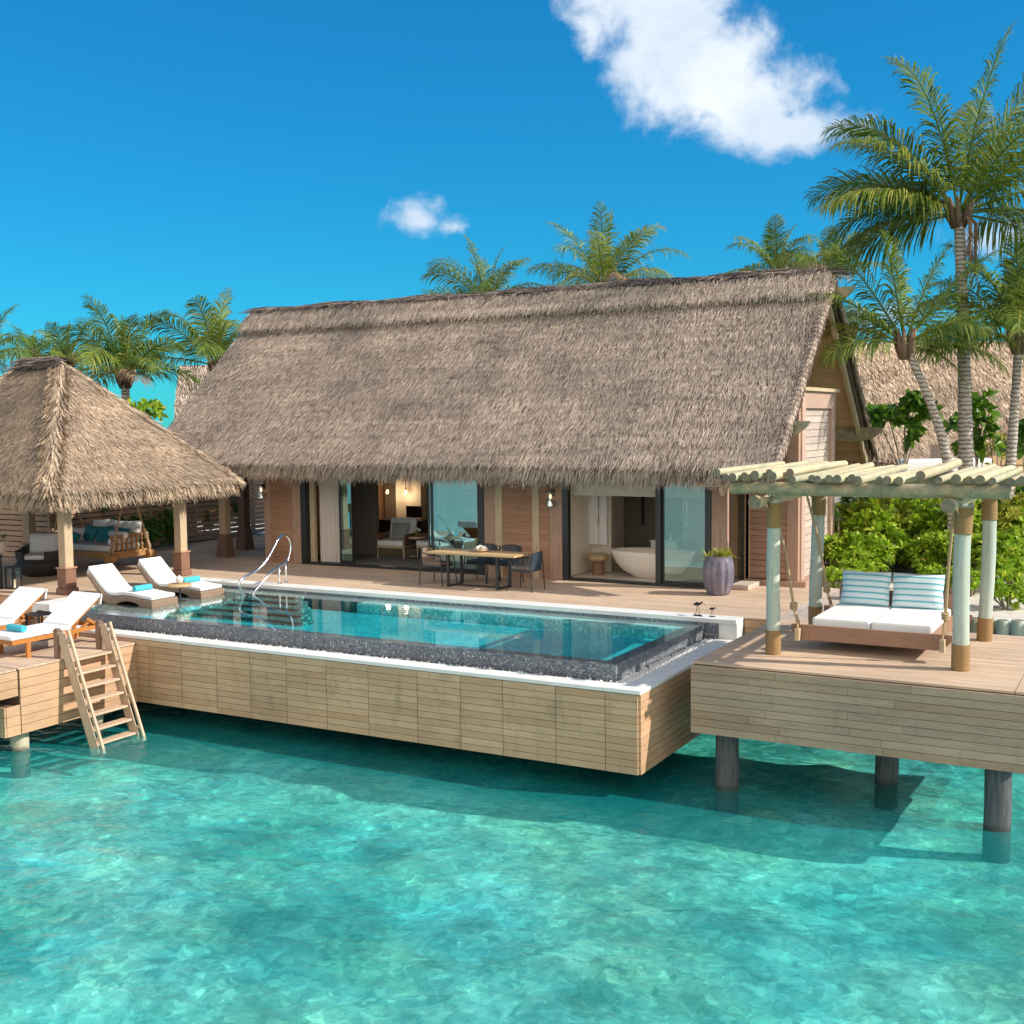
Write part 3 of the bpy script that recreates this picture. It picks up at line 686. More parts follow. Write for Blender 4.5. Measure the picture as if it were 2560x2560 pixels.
# steps from the rear edge
sx = [(-15.9, 19.02), (-15.5, 18.6), (-15.1, 18.16), (-14.7, 17.72), (-14.3, 17.28)]
mb = MB(); nb_ = MB()
for i, (x1, y0) in enumerate(sx):
    z = -.15-.036*i
    mb.box(-17.05, y0, -.45, x1, 19.45 if i == 0 else sx[i-1][1], z)
    nb_.box(-16.95+.0*i, y0-.002, z-.03, x1+.002, y0+.10, z+.003)  # dark strip along the front edge of each step
mb.build('step', 'tile_shelf', pool); nb_.build('step_strip', 'tile_strip', pool)
rng = random.Random(5); mb = MB()
for i in range(1500):
    if rng.random() < .8: x, y = rng.uniform(-6.985, -6.76), rng.uniform(15.52, 19.44)
    else: x, y = rng.uniform(-19, -6.8), rng.uniform(15.51, 15.645)
    r = rng.uniform(.014, .034); z = -.375+rng.uniform(0, .02)
    P = [(x+r*a*rng.uniform(.7, 1.2), y+r*b*rng.uniform(.7, 1.2), z+r*c_*.8) for a, b, c_ in ((1, 0, 0), (0, 1, 0), (-1, 0, 0), (0, -1, 0), (0, 0, 1.1), (0, 0, -1))]
    mb.add(P, [(0, 1, 4), (1, 2, 4), (2, 3, 4), (3, 0, 4), (1, 0, 5), (2, 1, 5), (3, 2, 5), (0, 3, 5)])
pb = mb.build('pebbles', 'white_stone', pool, smooth='all'); pb['kind'] = 'stuff'
mb = MB(); mb.box(-6.76, 15.5, -.44, -19.6, 15.66, -.40); mb.box(-7.0, 15.66, -.44, -6.75, 19.45, -.401); mb.build('gutter', 'pile', pool)
# water sheet laps over the mosaic wall
mb = MB(); mb.box(-19.099, 15.652, -.49, -7.002, 19.451, -.10)
tag(mb.build('pool_water', 'pool'), kind='structure')

# ---- piles under the decks
def pile(x, y, ztop, r, mat, label):
    mb = MB(); n = 10
    mb.tube([(x, y, WZ-1.6), (x, y, WZ-.2), (x+.01, y, WZ+.3), (x, y+.01, ztop)], [r*1.03, r*1.02, r, r*.98], 18)
    o = thing('support_pile', label, 'pile', (x, y, WZ-1.6), group='piles holding up the decks'); mb.build('shaft', mat, o, smooth=True)
    return o
pile(-1.80, 16.25, -.9, .17, 'pile', 'thick grey timber pile, sunlit on one side, standing clear in the turquoise water')
pile(-5.50, 16.25, -.9, .17, 'pile', 'grey pile in dark water beside the pool corner, under the swing platform')
pile(-3.50, 17.65, -.3, .17, 'pile', 'short dark pile seen deep under the middle of the swing platform')
pile(-16.72, 12.85, -1.5, .15, 'pile_pale', 'pale cream pile under the outer corner of the bathing deck')
pile(-16.9, 14.6, -1.5, .15, 'pile_pale', 'pale pile seen through the rungs of the timber ladder')
pile(-8.9, 18.2, -1.5, .2, 'pile', 'shaded pile under the pool near its outer corner')
pile(-13.6, 18.2, -1.5, .2, 'pile', 'shaded pile under the middle of the long pool side')

# ---- log retaining wall by the sand
rw = thing('log_wall', 'low retaining wall of upright green stained logs holding back the sand', 'retaining wall', (-3, 21.75, -.9))
rng = random.Random(8); x = -5.0
while x < 2.5:
    r = rng.uniform(.10, .122); mb = MB(); zt = -.03+rng.uniform(-.02, .02)
    mb.tube([(x, 21.75, -1.6), (x, 21.75, zt-.02), (x, 21.75, zt)], [r, r, r*.9], 14, capm=1); mb.build('upright_log', ['perg_post' if rng.random() < .5 else 'log_dark', 'log_end'], rw, smooth=True); x += 2*r+.02
mb = MB(); mb.box(-5.1, 21.875, -.5, 4, 22.2, -.085); mb.build('edge_slab', 'white_stone', rw)

# ------------------------------------------------------------------ the villa
villa = thing('villa', 'long villa with a steep grey thatched roof and red timber walls behind the pool', 'villa', (-14.5, 22.95, 0))
XL, XR, YF, YR, ZE, ZR = -23.15, -6.5, 21.95, 26.3, 2.60, 6.62
YB = 2*YR-YF
rng = np.random.default_rng(11)
roof_mb = MB()
th = .26
for sgn, ye in ((1, YF), (-1, YB)):
    dy, dz = YR-ye, ZR-ZE; L = math.hypot(dy, dz); ny_, nz_ = -dz/L*math.copysign(1, dy), abs(dy)/L
    a, b_ = (ye, ZE), (YR, ZR); c_, d_ = (YR-ny_*th*0, ZR-th*1.35), (ye-ny_*th, ZE-nz_*th)
    roof_mb.prism([(XL, *a), (XL, *b_), (XL, *c_), (XL, *d_)], (XR-XL-.04, 0, 0))
roof = roof_mb.build('roof', 'thatch_base', villa)
def villa_pt(x, t, back=False):          # t = 0 ridge, 1 eave
    y = YR+(YF-YR)*t; z = ZR+(ZE-ZR)*t
    return (x, 2*YR-y, z) if back else (x, y, z)
parts = [slope(villa_pt(XL, 0), villa_pt(XR, 0), villa_pt(XR, 1), villa_pt(XL, 1), 105000, rng, L=(.16, .32), W=(.010, .023), course=.185, jit=.32, spread=.10, lift=(.0, .055))]
parts.append(slope(villa_pt(XR, 0, True), villa_pt(XL, 0, True), villa_pt(XL, 1, True), villa_pt(XR, 1, True), 9000, rng, L=(.3, .5), W=(.05, .08)))
dn = np.array([0, YF-YR, ZE-ZR]); nr = np.array([0, -(ZR-ZE), YR-YF])
parts.append(fringe((XL, YF, ZE), (XR, YF, ZE), dn, nr, 17000, rng, depth=.27, L=(.26, .46), W=(.010, .022)))
dnb = np.array([0, YR-YF, ZE-ZR]); nrb = np.array([0, ZR-ZE, YR-YF])
parts.append(fringe((XR, YB, ZE), (XL, YB, ZE), dnb, nrb, 3000, rng, depth=.27))
# rolled gable edges: strands lying down the slope on a thick rim
for xe, sg in ((XR, 1), (XL, -1)):
    for back in (False, True):
        n = 3600 if (sg == 1) else 1000
        t = rng.random(n); a = rng.uniform(-.2, 1.15, n)*PI
        p0, p1 = np.array(villa_pt(xe, 0, back)), np.array(villa_pt(xe, 1, back)); D = p1-p0; N0 = nrb if back else nr; N0 = N0/np.linalg.norm(N0)
        rr = .10
        P = p0+D*t[:, None]+N0*(np.sin(a)*rr-.09)[:, None]+np.array([sg, 0, 0])*(np.cos(a)*rr*.8)[:, None]
        N = N0*np.sin(a)[:, None]+np.array([sg, 0, 0])*np.cos(a)[:, None]
        parts.append(strand_arrays(P, np.tile(D, (n, 1))+rng.normal(0, .35, (n, 3)), N, rng.uniform(.2, .4, n), rng.uniform(.012, .026, n), rng.uniform(0, .015, n)))
V, F = merge(parts); quadmesh('thatch', V, F, 'thatch', roof)
# ridge: a raised second layer with its own shaggy lower edge and dark fronds along the top
parts = []; dnu, nru = dn/np.linalg.norm(dn), nr/np.linalg.norm(nr)
def cap_pt(x, s, o): return np.array([x, YR, ZR])+dnu*s+nru*o
parts.append(slope(cap_pt(XL, .05, .17), cap_pt(XR, .05, .17), cap_pt(XR, .62, .13), cap_pt(XL, .62, .13), 11000, rng, L=(.2, .36), W=(.010, .023)))
parts.append(fringe(cap_pt(XL, .72, .15), cap_pt(XR, .72, .15), dnu, nru, 7000, rng, depth=.13, L=(.12, .30), back=.15, sag=.3))
V, F = merge(parts); quadmesh('ridge_thatch', V, F, 'thatch', roof)
n = 5000; x = rng.uniform(XL, XR, n); s = rng.uniform(-.22, .20, n)
P = np.stack([x, YR-s*.72, ZR+.20-np.abs(s)*.62+.03*np.sin(x*2.1)+rng.uniform(0, .03, n)], 1)
D = np.stack([np.where(rng.random(n) < .5, 1, -1)*1.0, -np.sign(s)*rng.uniform(0, .35, n), -rng.uniform(0, .35, n)], 1)
N = np.stack([np.zeros(n), -np.sign(s)*.6, np.full(n, .8)], 1)
p1 = strand_arrays(P, D, N, rng.uniform(.25, .6, n), rng.uniform(.015, .03, n), rng.uniform(0, .04, n))
n = 260; x = rng.uniform(XL+.2, XR-.1, n)
P = np.stack([x, np.full(n, YR-.12), np.full(n, ZR+.17)], 1); D = np.stack([rng.normal(0, .5, n), np.full(n, -.7), np.full(n, -.55)], 1)
p2 = strand_arrays(P, D, np.tile(nru, (n, 1)), rng.uniform(.2, .4, n), rng.uniform(.02, .035, n), rng.uniform(.02, .06, n))
V, F = merge([p1, p2]); quadmesh('ridge_cap', V, F, 'thatch_dark', roof)
mb = MB(); mb.prism([(XL, YR-.5, ZR-.36), (XL, YR, ZR+.15), (XL, YR+.5, ZR-.36)], (XR-XL-.05, 0, 0)); mb.build('ridge_core', 'thatch_base', roof)
# lashings on the gable rim
mb = MB()
for i in range(42):
    t = (i+.5)/42; p = np.array(villa_pt(XR, t)); 
    q = [p+nru*(.075*math.sin(a)-.07)*1.0+np.array([.135*math.cos(a)+.015, 0, 0])+nru*.10*max(0, math.sin(a)) for a in np.linspace(PI*.95, -.2, 7)]
    mb.tube(q, .007, 4)
mb.build('lashing', 'thatch_dark', roof)
# soffit and gable
mb = MB()
for back in (False, True):
    k = 44
    for i in range(k):
        t0, t1 = (i+.04)/k, (i+.93)/k
        p, q = villa_pt(XR-.1, t0, back), villa_pt(XR-.1, t1, back); o = .43
        mb.prism([(p[0], p[1], p[2]-o), (q[0], q[1], q[2]-o), (q[0], q[1], q[2]-o+.02), (p[0], p[1], p[2]-o+.02)], (-1.5, 0, 0))
mb.build('soffit', 'soffit', roof)
mb = MB()
for xx in (-6.62, -7.55):
    for back in (False, True):
        p, q = villa_pt(xx, .03, back), villa_pt(xx, 1.0, back); o = .54
        mb.beam((p[0], p[1], p[2]-o), (q[0], q[1], q[2]-o), .08, .17)
mb.build('rafter', 'pale_timber', roof)
for y, z, xt in ((YR, 6.36, -6.0), (22.95, 3.44, -6.08), (29.5, 3.25, -6.02)):
    mb = MB(); x0, h = -7.3, .34; L = xt-x0
    pr = [(x0, y-.05, z), (x0+L, y-.05, z), (x0+L-.06, y-.05, z-.10), (x0+L-.2, y-.05, z-h*.66), (x0+L-.42, y-.05, z-h*.95), (x0+L-.62, y-.05, z-h), (x0, y-.05, z-h)]
    mb.prism(pr, (0, .10, 0)); mb.build('roof_beam', 'log_dark', roof, bevel=.004)
mb = MB(); mb.prism([(-7.63, 23.97, 0), (-7.63, 23.97, 3.8), (-7.62, YR, ZR-.6), (-7.62, 29.6, 2.9), (-7.62, 29.6, 0)], (-.1, 0, 0)); mb.build('gable_wall', 'soffit', villa)
# front wall
H = 2.5
def pil(x0, x1, mat='pilaster', y0=22.885, y1=23.0, z1=H, name='pilaster'):
    mb = MB(); mb.box(x0, y0, 0, x1, y1, z1); mb.build(name, mat, villa, bevel=.006)
def brd(x0, x1, mat='panel', rows=18, y=22.915, seed=3):
    mb = MB(); boards(mb, 'y', y, x0, x1, .0, H, rows, gap=.004, seed=seed); mb.build('wall_panel', mat, villa)
pil(-20.0, -19.79); brd(-19.787, -19.093, seed=4); pil(-19.09, -18.803)
pil(-13.497, -13.203); pil(-13.20, -13.02, 'pale_timber', 22.87); brd(-13.017, -12.253, seed=5); pil(-12.25, -12.08, 'pale_timber', 22.87); brd(-12.077, -11.833, seed=6); pil(-11.83, -11.503)
pil(-8.088, -7.745)
# wall behind, sides, rooms
mb = MB(); mb.box(-20.0, 23.03, 0, -18.85, 23.15, H); mb.box(-13.45, 23.03, 0, -11.52, 23.15, H); mb.box(-20.0, 23.15, 0, -19.9, 29.2, 2.9); mb.box(-19.9, 29.1, 0, -7.75, 29.2, 2.9); mb.box(-8.05, 23.96, 0, -7.74, 29.1, 2.48)
mb.build('wall', 'panel', villa)
mb = MB(); mb.box(-19.89, 23.16, 2.49, -8.06, 29.09, 2.6); mb.build('ceiling', 'ceiling', villa)
mb = MB(); mb.box(-18.84, 23.0, -.03, -11.55, 28.0, .03); mb.build('living_floor', 'carpet', villa)
mb = MB(); mb.box(-11.5, 23.0, -.03, -8.06, 28.0, .031); mb.build('bath_floor', 'stone_floor', villa)
mb = MB(); mb.box(-11.6, 23.16, .035, -11.52, 28.0, 2.48); mb.box(-11.515, 24.38, .035, -11.02, 24.45, 2.48); mb.box(-9.98, 26.2, .035, -8.07, 26.3, 2.48); mb.build('bath_wall', 'plaster', villa)
mb = MB(); mb.box(-11.515, 26.25, .035, -9.985, 26.35, 2.48); mb.build('bath_wall', 'linen', villa)
mb = MB(); mb.box(-19.8, 25.0, .035, -18.05, 25.15, 2.48); mb.box(-19.8, 27.9, .035, -11.65, 28.0, 2.48); mb.build('inner_wall', 'linen', villa)
mb = MB(); mb.box(-19.2, 27.6, .035, -18.35, 27.89, 2.48); mb.box(-17.85, 27.7, .035, -17.0, 27.89, 2.48); mb.build('inner_wall', 'plaster', villa)
mb = MB(); mb.box(-16.95, 26.8, .035, -16.35, 26.9, 2.48); mb.build('dark_curtain', 'charcoal', villa)
# sliding doors: living room and bathroom
def sash(x0, x1, glass, y=22.95, z0=.07, z1=2.3, name='glass_door'):
    mb = MB(); w = .035; mb.box(x0, y-.02, z0, x0+w, y+.02, z1); mb.box(x1-w, y-.02, z0, x1, y+.02, z1); mb.box(x0+w, y-.02, z0, x1-w, y+.02, z0+.05); mb.box(x0+w, y-.02, z1-.05, x1-w, y+.02, z1)
    o = mb.build(name, 'black', villa)
    g = MB(); g.box(x0+w, y-.006, z0+.05, x1-w, y+.006, z1-.05); g.build('pane', glass, o)
mb = MB(); mb.box(-18.80, 22.86, 0, -18.64, 23.0, 2.42); mb.box(-13.66, 22.87, 0, -13.5, 23.0, 2.42); mb.box(-18.64, 22.87, 0, -13.66, 23.02, .055); mb.box(-18.64, 22.87, 2.30, -13.66, 23.0, 2.42); mb.build('door_frame', 'black', villa)
mb = MB(); mb.box(-18.635, 23.02, .035, -18.5, 23.12, 2.42); mb.build('door_jamb', 'pale_timber', villa)
mb = MB(); mb.box(-11.5, 22.86, 0, -11.36, 23.0, 2.42); mb.box(-9.31, 22.86, .06, -9.19, 23.0, 2.42); mb.box(-8.2, 22.87, 0, -8.092, 23.0, 2.42); mb.box(-11.36, 22.87, 0, -8.2, 23.02, .06); mb.box(-11.36, 22.87, 2.32, -8.2, 23.0, 2.42); mb.build('door_frame', 'black', villa)
sash(-14.95, -13.67, 'glass_mirror'); sash(-15.08, -14.97, 'glass_mirror', y=22.99); sash(-17.72, -17.32, 'glass_mirror', y=23.04)
sash(-9.18, -8.21, 'glass_mid')
mb = MB(); mb.box(-11.34, 23.06, 1.90, -8.22, 23.075, 2.35); mb.box(-11.34, 23.05, 1.87, -8.22, 23.085, 1.90); mb.build('roller_blind', 'cream', villa)
# outdoor shower block with shutters, and the tall portal on the gable end
mb = MB(); boards(mb, 'y', 24.02, -7.64, -6.83, .14, 3.6, 27, gap=.010, seed=31); mb.build('shutter', 'shutter', villa)
mb = MB(); mb.box(-7.71, 23.97, .12, -7.645, 24.08, 3.6); mb.build('shutter_frame', 'pale_timber', villa)
mb = MB(); mb.box(-6.825, 23.95, .12, -6.585, 24.09, 3.7); mb.build('pilaster', 'pilaster', villa, bevel=.006)
mb = MB(); mb.box(-7.62, 24.1, .0, -6.66, 26.9, 3.7); mb.build('shower_wall', 'pilaster', villa)
mb = MB(); mb.box(-7.73, 23.88, -.2, -6.40, 27.0, .118); mb.build('plinth', 'pilaster', villa, bevel=.01)
mb = MB(); mb.box(-7.735, 23.03, .003, -7.35, 23.86, .10); mb.build('door_step', 'portal', villa, bevel=.008)
mb = MB(); mb.box(-6.657, 24.093, .12, -6.55, 24.36, 4.06); mb.box(-6.657, 26.55, .12, -6.55, 26.85, 4.06); mb.box(-6.657, 24.363, 3.70, -6.553, 26.547, 4.06); mb.build('portal', 'portal_frame', villa, bevel=.008)
mb = MB(); mb.box(-7.0, 24.05, 4.063, -6.48, 26.93, 4.14); mb.build('portal_cap', 'pale_timber', villa, bevel=.006)
mb = MB(); mb.box(-6.95, 24.12, 3.71, -6.66, 26.83, 4.05); mb.build('portal_head', 'portal_frame', villa)
mb = MB(); boards(mb, 'x', -6.63, 24.365, 26.545, .125, 3.695, 24, gap=.012, seed=33); mb.build('portal_shutter', 'portal', villa)
mb = MB(); mb.box(-7.80, 23.03, .10, -7.74, 23.08, H); mb.box(-7.80, 23.90, .10, -7.74, 23.95, H); mb.box(-7.80, 23.08, .10, -7.74, 23.90, .16); o = mb.build('side_door', 'black', villa)
mb = MB(); mb.box(-7.775, 23.085, .165, -7.765, 23.895, H); mb.build('pane', 'glass', o)
# porch posts on the far left of the villa
for x, y, wd in ((-21.68, 23.25, .22), (-22.45, 24.85, .24)):
    mat, pm = ('post', 'dark_post') if x > -22 else ('dark_post', 'dark_post')
    mb = MB(); mb.box(x-wd/2, y-wd/2, .6, x+wd/2, y+wd/2, 2.75); o = mb.build('porch_post', mat, villa, bevel=.012)
    mb = MB(); w2 = wd*.78; w3 = wd*.62
    mb.add([(x-w2, y-w2, .003), (x+w2, y-w2, .003), (x+w2, y+w2, .003), (x-w2, y+w2, .003), (x-w3, y-w3, .5), (x+w3, y-w3, .5), (x+w3, y+w3, .5), (x-w3, y+w3, .5), (x-wd*.5, y-wd*.5, .61), (x+wd*.5, y-wd*.5, .61), (x+wd*.5, y+wd*.5, .61), (x-wd*.5, y+wd*.5, .61)],
           [(3, 2, 1, 0)]+[(i, (i+1) % 4, (i+1) % 4+4, i+4) for i in range(4)]+[(i+4, (i+1) % 4+4, (i+1) % 4+8, i+8) for i in range(4)]+[(8, 9, 10, 11)])
    mb.build('post_foot', pm, o)

# wall lamps
def wall_lamp(x, label):
    t = thing('wall_lamp', label, 'wall lamp', (x, 22.86, 1.65), group='glass wall lamps on the villa')
    mb = MB(); mb.box(-.03, -.03, .2, .03, .024, .34); mb.box(-.09, -.15, .30, .09, -.03, .325); mb.build('bracket', 'black', t, world=False)
    mb = MB(); mb.lathe([(.085, -.02), (.085, .30)], (0, -.09, 0), 16); mb.build('shade', 'lamp_glass', t, smooth=True, world=False)
    mb = MB(); mb.lathe([(.075, -.016), (.075, .12), (.06, .14)], (0, -.09, 0), 14); mb.build('base', 'steel', t, smooth=True, world=False)
    mb = MB(); mb.lathe([(.005, .14), (.022, .17), (.026, .2), (.015, .235), (.003, .245)], (0, -.09, 0), 10); mb.build('bulb', 'bulb', t, smooth=True, world=False)
wall_lamp(-19.98, 'lit glass wall lamp at the corner of the villa beside the fence')
wall_lamp(-11.74, 'lit glass wall lamp beside the bathroom doors behind the dining table')

# ------------------------------------------------------------------ the pavilion
pav = thing('thatched_pavilion', 'open pavilion with a hipped thatched roof on pale timber posts', 'pavilion', (-22.6, 18.4, 0))
X0, X1, Y0, Y1, ZE, ZR = -25.9, -19.35, 15.80, 21.15, 2.26, 4.98
RA, RB, RY = -23.3, -22.05, 18.47
A, B = (RA, RY, ZR), (RB, RY, ZR); c00, c10, c11, c01 = (X0, Y0, ZE), (X1, Y0, ZE), (X1, Y1, ZE), (X0, Y1, ZE)
low = lambda p, d=.2: (p[0], p[1], p[2]-d)
mb = MB(); cs = [c00, c10, c11, c01]; P = cs+[A, B]+[low(p) for p in cs]+[low(A, .3), low(B, .3)]
mb.add(P, [(0, 1, 5, 4), (1, 2, 5), (2, 3, 4, 5), (3, 0, 4), (6, 10, 11, 7), (7, 11, 8), (8, 11, 10, 9), (9, 10, 6), (0, 6, 7, 1), (1, 7, 8, 2), (2, 8, 9, 3), (3, 9, 6, 0)])
proof = mb.build('roof', 'thatch_base', pav)
rng = np.random.default_rng(21)
parts = [slope(B, B, c11, c10, 26000, rng, L=(.16, .32), W=(.010, .021), course=.16, jit=.7, spread=.2, lift=(0, .07)),
         slope(A, B, c10, c00, 30000, rng, L=(.16, .32), W=(.010, .021), course=.16, jit=.7, spread=.25, lift=(0, .07)),
         slope(B, A, c01, c11, 2500, rng, L=(.3, .5), W=(.05, .08)), slope(A, A, c00, c01, 2500, rng, L=(.3, .5), W=(.05, .08))]
def outn(a, b_, tip_):
    a, b_, t = np.array(a), np.array(b_), np.array(tip_); n = np.cross(b_-a, t-a); return n/np.linalg.norm(n)
for a, b_, tip_, n in ((c10, c11, B, 8500), (c00, c10, A, 9500), (c11, c01, B, 900), (c01, c00, A, 900)):
    nr_ = outn(a, b_, tip_); e = np.array(b_)-np.array(a); dn_ = np.cross(e, nr_); 
    if dn_[2] > 0: dn_ = -dn_
    parts.append(fringe(a, b_, dn_, nr_, n, rng, depth=.20, L=(.28, .48), W=(.010, .021), back=.35, sag=.6))
# thick hips
for p, q, n in ((B, c10, 2600), (B, c11, 1500), (A, c00, 1500), (A, c01, 300)):
    p, q = np.array(p), np.array(q); t = rng.random(n); D = q-p; dl = D/np.linalg.norm(D)
    sd = np.cross(dl, [0, 0, 1]); sd /= np.linalg.norm(sd); uu = np.cross(sd, dl); a = rng.uniform(-.1, 1.1, n)*PI
    Ps = p+D*t[:, None]+sd*(np.cos(a)*.11)[:, None]+uu*(np.sin(a)*.04-.02)[:, None]
    N = sd*(np.cos(a))[:, None]*.7+uu*(np.sin(a))[:, None]
    Dd = np.tile(dl, (n, 1))+sd*(np.cos(a)*.45)[:, None]+rng.normal(0, .16, (n, 3))+np.array([0, 0, -.15])
    parts.append(strand_arrays(Ps, Dd, N, rng.uniform(.2, .4, n), rng.uniform(.014, .03, n), rng.uniform(0, .04, n)))
V, F = merge(parts); quadmesh('thatch', V, F, 'thatch_warm', proof)
n = 1500; x = rng.uniform(RA-.05, RB+.02, n); s = rng.uniform(-.3, .3, n)
P = np.stack([x, RY-s*.75, ZR+.10-np.abs(s)*.75+rng.uniform(0, .03, n)], 1); D = np.stack([np.where(rng.random(n) < .5, 1., -1.), -np.sign(s)*rng.uniform(0, .5, n), -rng.uniform(0.05, .5, n)], 1)
V, F = strand_arrays(P, D, np.stack([np.zeros(n), -np.sign(s)*.6, np.full(n, .8)], 1), rng.uniform(.2, .45, n), rng.uniform(.014, .03, n), rng.uniform(0, .04, n))
quadmesh('ridge_cap', V, F, 'thatch_dark', proof)
def pav_post(x, y):
    mb = MB(); w = .105; mb.box(x-w, y-w, .56, x+w, y+w, 2.15); o = mb.build('post', 'post', pav, bevel=.012)
    mb = MB(); w = .135; mb.box(x-w, y-w, .14, x+w, y+w, .54); mb.build('post_casing', 'plinth', o, bevel=.012)
    mb = MB(); w = .155; mb.box(x-w, y-w, .541, x+w, y+w, .575); mb.build('post_collar', 'panel', o, bevel=.008)
    mb = MB(); w = .165; mb.box(x-w, y-w, .003, x+w, y+w, .138); mb.build('post_base', 'plinth', o, bevel=.02)
for x, y in ((-19.98, 16.68), (-19.98, 19.95), (-25.2, 16.68), (-25.2, 19.95)): pav_post(x, y)
mb = MB()
for y in (16.68, 19.95, 20.45): mb.box(-25.4, y-.07, 2.0 if y < 20 else 1.98, -19.85, y+.07, 2.13)
mb.build('beam', 'post', pav)

# ---- slatted fences
def fence(name_label, plane, const, a0, a1, z1=2.15, out=1, step=1.3, loc=(0, 0, 0)):
    t = thing('slatted_fence', name_label, 'fence', loc)
    mb = MB(); rng = random.Random(int(abs(const)*10)); k = 15; h = z1/k
    for i in range(k):
        za = .03+i*h; p = a0
        while p < a1-.05:
            q = min(a1, p+rng.choice((step, step*2)))
            if plane == 'x': mb.box(const-.012, p+.004, za, const+.012, q-.004, za+h-.026)
            else: mb.box(p+.004, const-.012, za, q-.004, const+.012, za+h-.026)
            p = q
    mb.build('slats', 'slat', t)
    p = a0
    while p < a1+.01:
        mb = MB()
        if plane == 'x': mb.box(const-.11, p-.045, 0, const-.015, p+.045, z1+.02)
        else: mb.box(p-.045, const+.015, 0, p+.045, const+.11, z1+.02)
        mb.build('fence_post', 'slat', t); p += step
fence('tall slatted timber fence running back beside the pavilion towards the villa', 'x', -25.35, 20.75, 29.2, loc=(-25.35, 25, 0))
fence('slatted timber fence in shade behind the rattan armchair and pavilion corner', 'y', 20.75, -33, -25.4, loc=(-29, 20.75, 0))

# ------------------------------------------------------------------ pergola and swing bed
perg = thing('log_pergola', 'rustic pergola of peeled logs on pale green painted posts with rope bindings', 'pergola', (-3.7, 18.0, 0))
rng_ = random.Random(4)
def wob_tube(p, q, r, n=9, amp=.012, seed=0, taper=.97):
    rg = random.Random(seed); p, q = Vector(p), Vector(q); pts, rr = [], []
    ph = rg.random()*6
    for i in range(n):
        t = i/(n-1); o = Vector((math.sin(t*5+ph), math.cos(t*4+ph*2), math.sin(t*3+ph)))*amp
        pts.append(p.lerp(q, t)+o); rr.append(r*(1-(1-taper)*t)*(1+rg.uniform(-.03, .03)))
    return pts, rr
PX0, PX1, PY0, PY1 = -5.03, -2.40, 16.94, 19.42
for i, (x, y, r) in enumerate(((PX0, PY0, .102), (PX1, PY0+.03, .112), (PX0, PY1, .105), (PX1+.03, PY1-.03, .105))):
    pts, rr = wob_tube((x, y, .003), (x+.02, y, 2.30), r, 11, .013, i+3)
    mb = MB(); mb.tube(pts, rr, 20); o = mb.build('post', 'perg_post', perg, smooth=True)
    for za, zb in ((.004, .36), (1.89, 2.26)):
        mb = MB(); k = 40; ps = []
        for j in range(k+1):
            z = za+(zb-za)*j/k; f = min(9.999, max(0, z/2.3*10)); a = int(f); c_ = pts[a].lerp(pts[a+1], f-a); ps.append((c_.x, c_.y, z))
        mb.tube(ps, [r+.011+.003*math.sin(j*2.1) for j in range(k+1)], 20); mb.build('rope_wrap', 'rope_wrap', o, smooth='all')
for i, x in enumerate((PX0-.15, PX1-.13)):
    pts, rr = wob_tube((x, 16.53, 2.29), (x, 20.1, 2.31), .097, 9, .01, 20+i); mb = MB(); mb.tube(pts, rr, 16, capm=1); mb.build('side_beam', ['log', 'log_end'], perg, smooth=True)
    for y in (PY0, PY1):
        mb = MB(); mb.tube([(x+.08+.02*math.sin(a*1.7), y+.14*math.cos(a), 2.28+.12*math.sin(a)) for a in np.linspace(0, 2*PI, 14)], .017, 6); mb.build('lashing', 'rope', perg, smooth=True)
for i, y in enumerate((16.72, 19.66)):
    pts, rr = wob_tube((-5.60, y, 2.485), (-1.78, y, 2.495), .097, 11, .012, 30+i); mb = MB(); mb.tube(pts, rr, 16, capm=1); mb.build('cross_beam', ['log_dark', 'log_end'], perg, smooth=True)
x = -5.78; i = 0
while x < -1.56:
    r = rng_.uniform(.046, .068); yf = 16.50+rng_.uniform(-.10, .16); zz = 2.583+r+rng_.uniform(-.004, .018)
    if rng_.random() < .16: zz += .055; yf += .15
    yb = 20.15+rng_.uniform(-.18, .2)
    sag = .012*math.sin((x+6.2)*1.5)
    pts, rr = wob_tube((x, yf, zz+sag), (x+rng_.uniform(-.06, .06), yb, zz+.02+sag), r, 9, .014, 60+i, rng_.uniform(.85, 1.1))
    mb = MB(); mb.tube(pts, rr, 14, capm=1); mb.build('roof_log', ['log', 'log_end'], perg, smooth=True); x += r+rng_.uniform(.070, .102)+(.09 if rng_.random() < .16 else 0); i += 1

bed = thing('swing_bed', 'wide timber swing bed hung on thick ropes under the pergola', 'swing bed', (-3.7, 18.2, .2))
bx0, bx1, by0, by1, bz0, bz1 = -4.61, -2.82, 17.36, 19.35, .165, .395
mb = MB(); mb.box(bx0, by0, bz0, bx1, by0+.045, bz1); mb.box(bx0, by1-.045, bz0, bx1, by1, bz1); mb.box(bx0, by0+.047, bz0, bx0+.045, by1-.047, bz1); mb.box(bx1-.045, by0+.047, bz0, bx1, by1-.047, bz1); mb.box(bx0+.047, by0+.047, bz0+.02, bx1-.047, by1-.047, bz0+.09); mb.build('frame', 'swing', bed, bevel=.006)
for y in (by0+.022, by1-.022):
    for sg, xe in ((-1, bx0), (1, bx1)):
        mb = MB(); q = xe+sg*.26; pr = [(xe, y-.022, bz1), (q, y-.022, bz1), (q, y-.022, bz1-.09), (xe+sg*.11, y-.022, bz0), (xe, y-.022, bz0)]
        mb.prism(pr if sg > 0 else pr[::-1], (0, .044, 0)); mb.build('frame_end', 'swing', bed, bevel=.004)
for x in (bx0-.14, bx1+.14):
    for y in (by0-.07, by1+.07):
        mb = MB(); mb.obox((x, y, bz0+.09), (.07, .11, .18), (0, 0, 0)); mb.build('hanger_block', 'pale_timber', bed, bevel=.008)
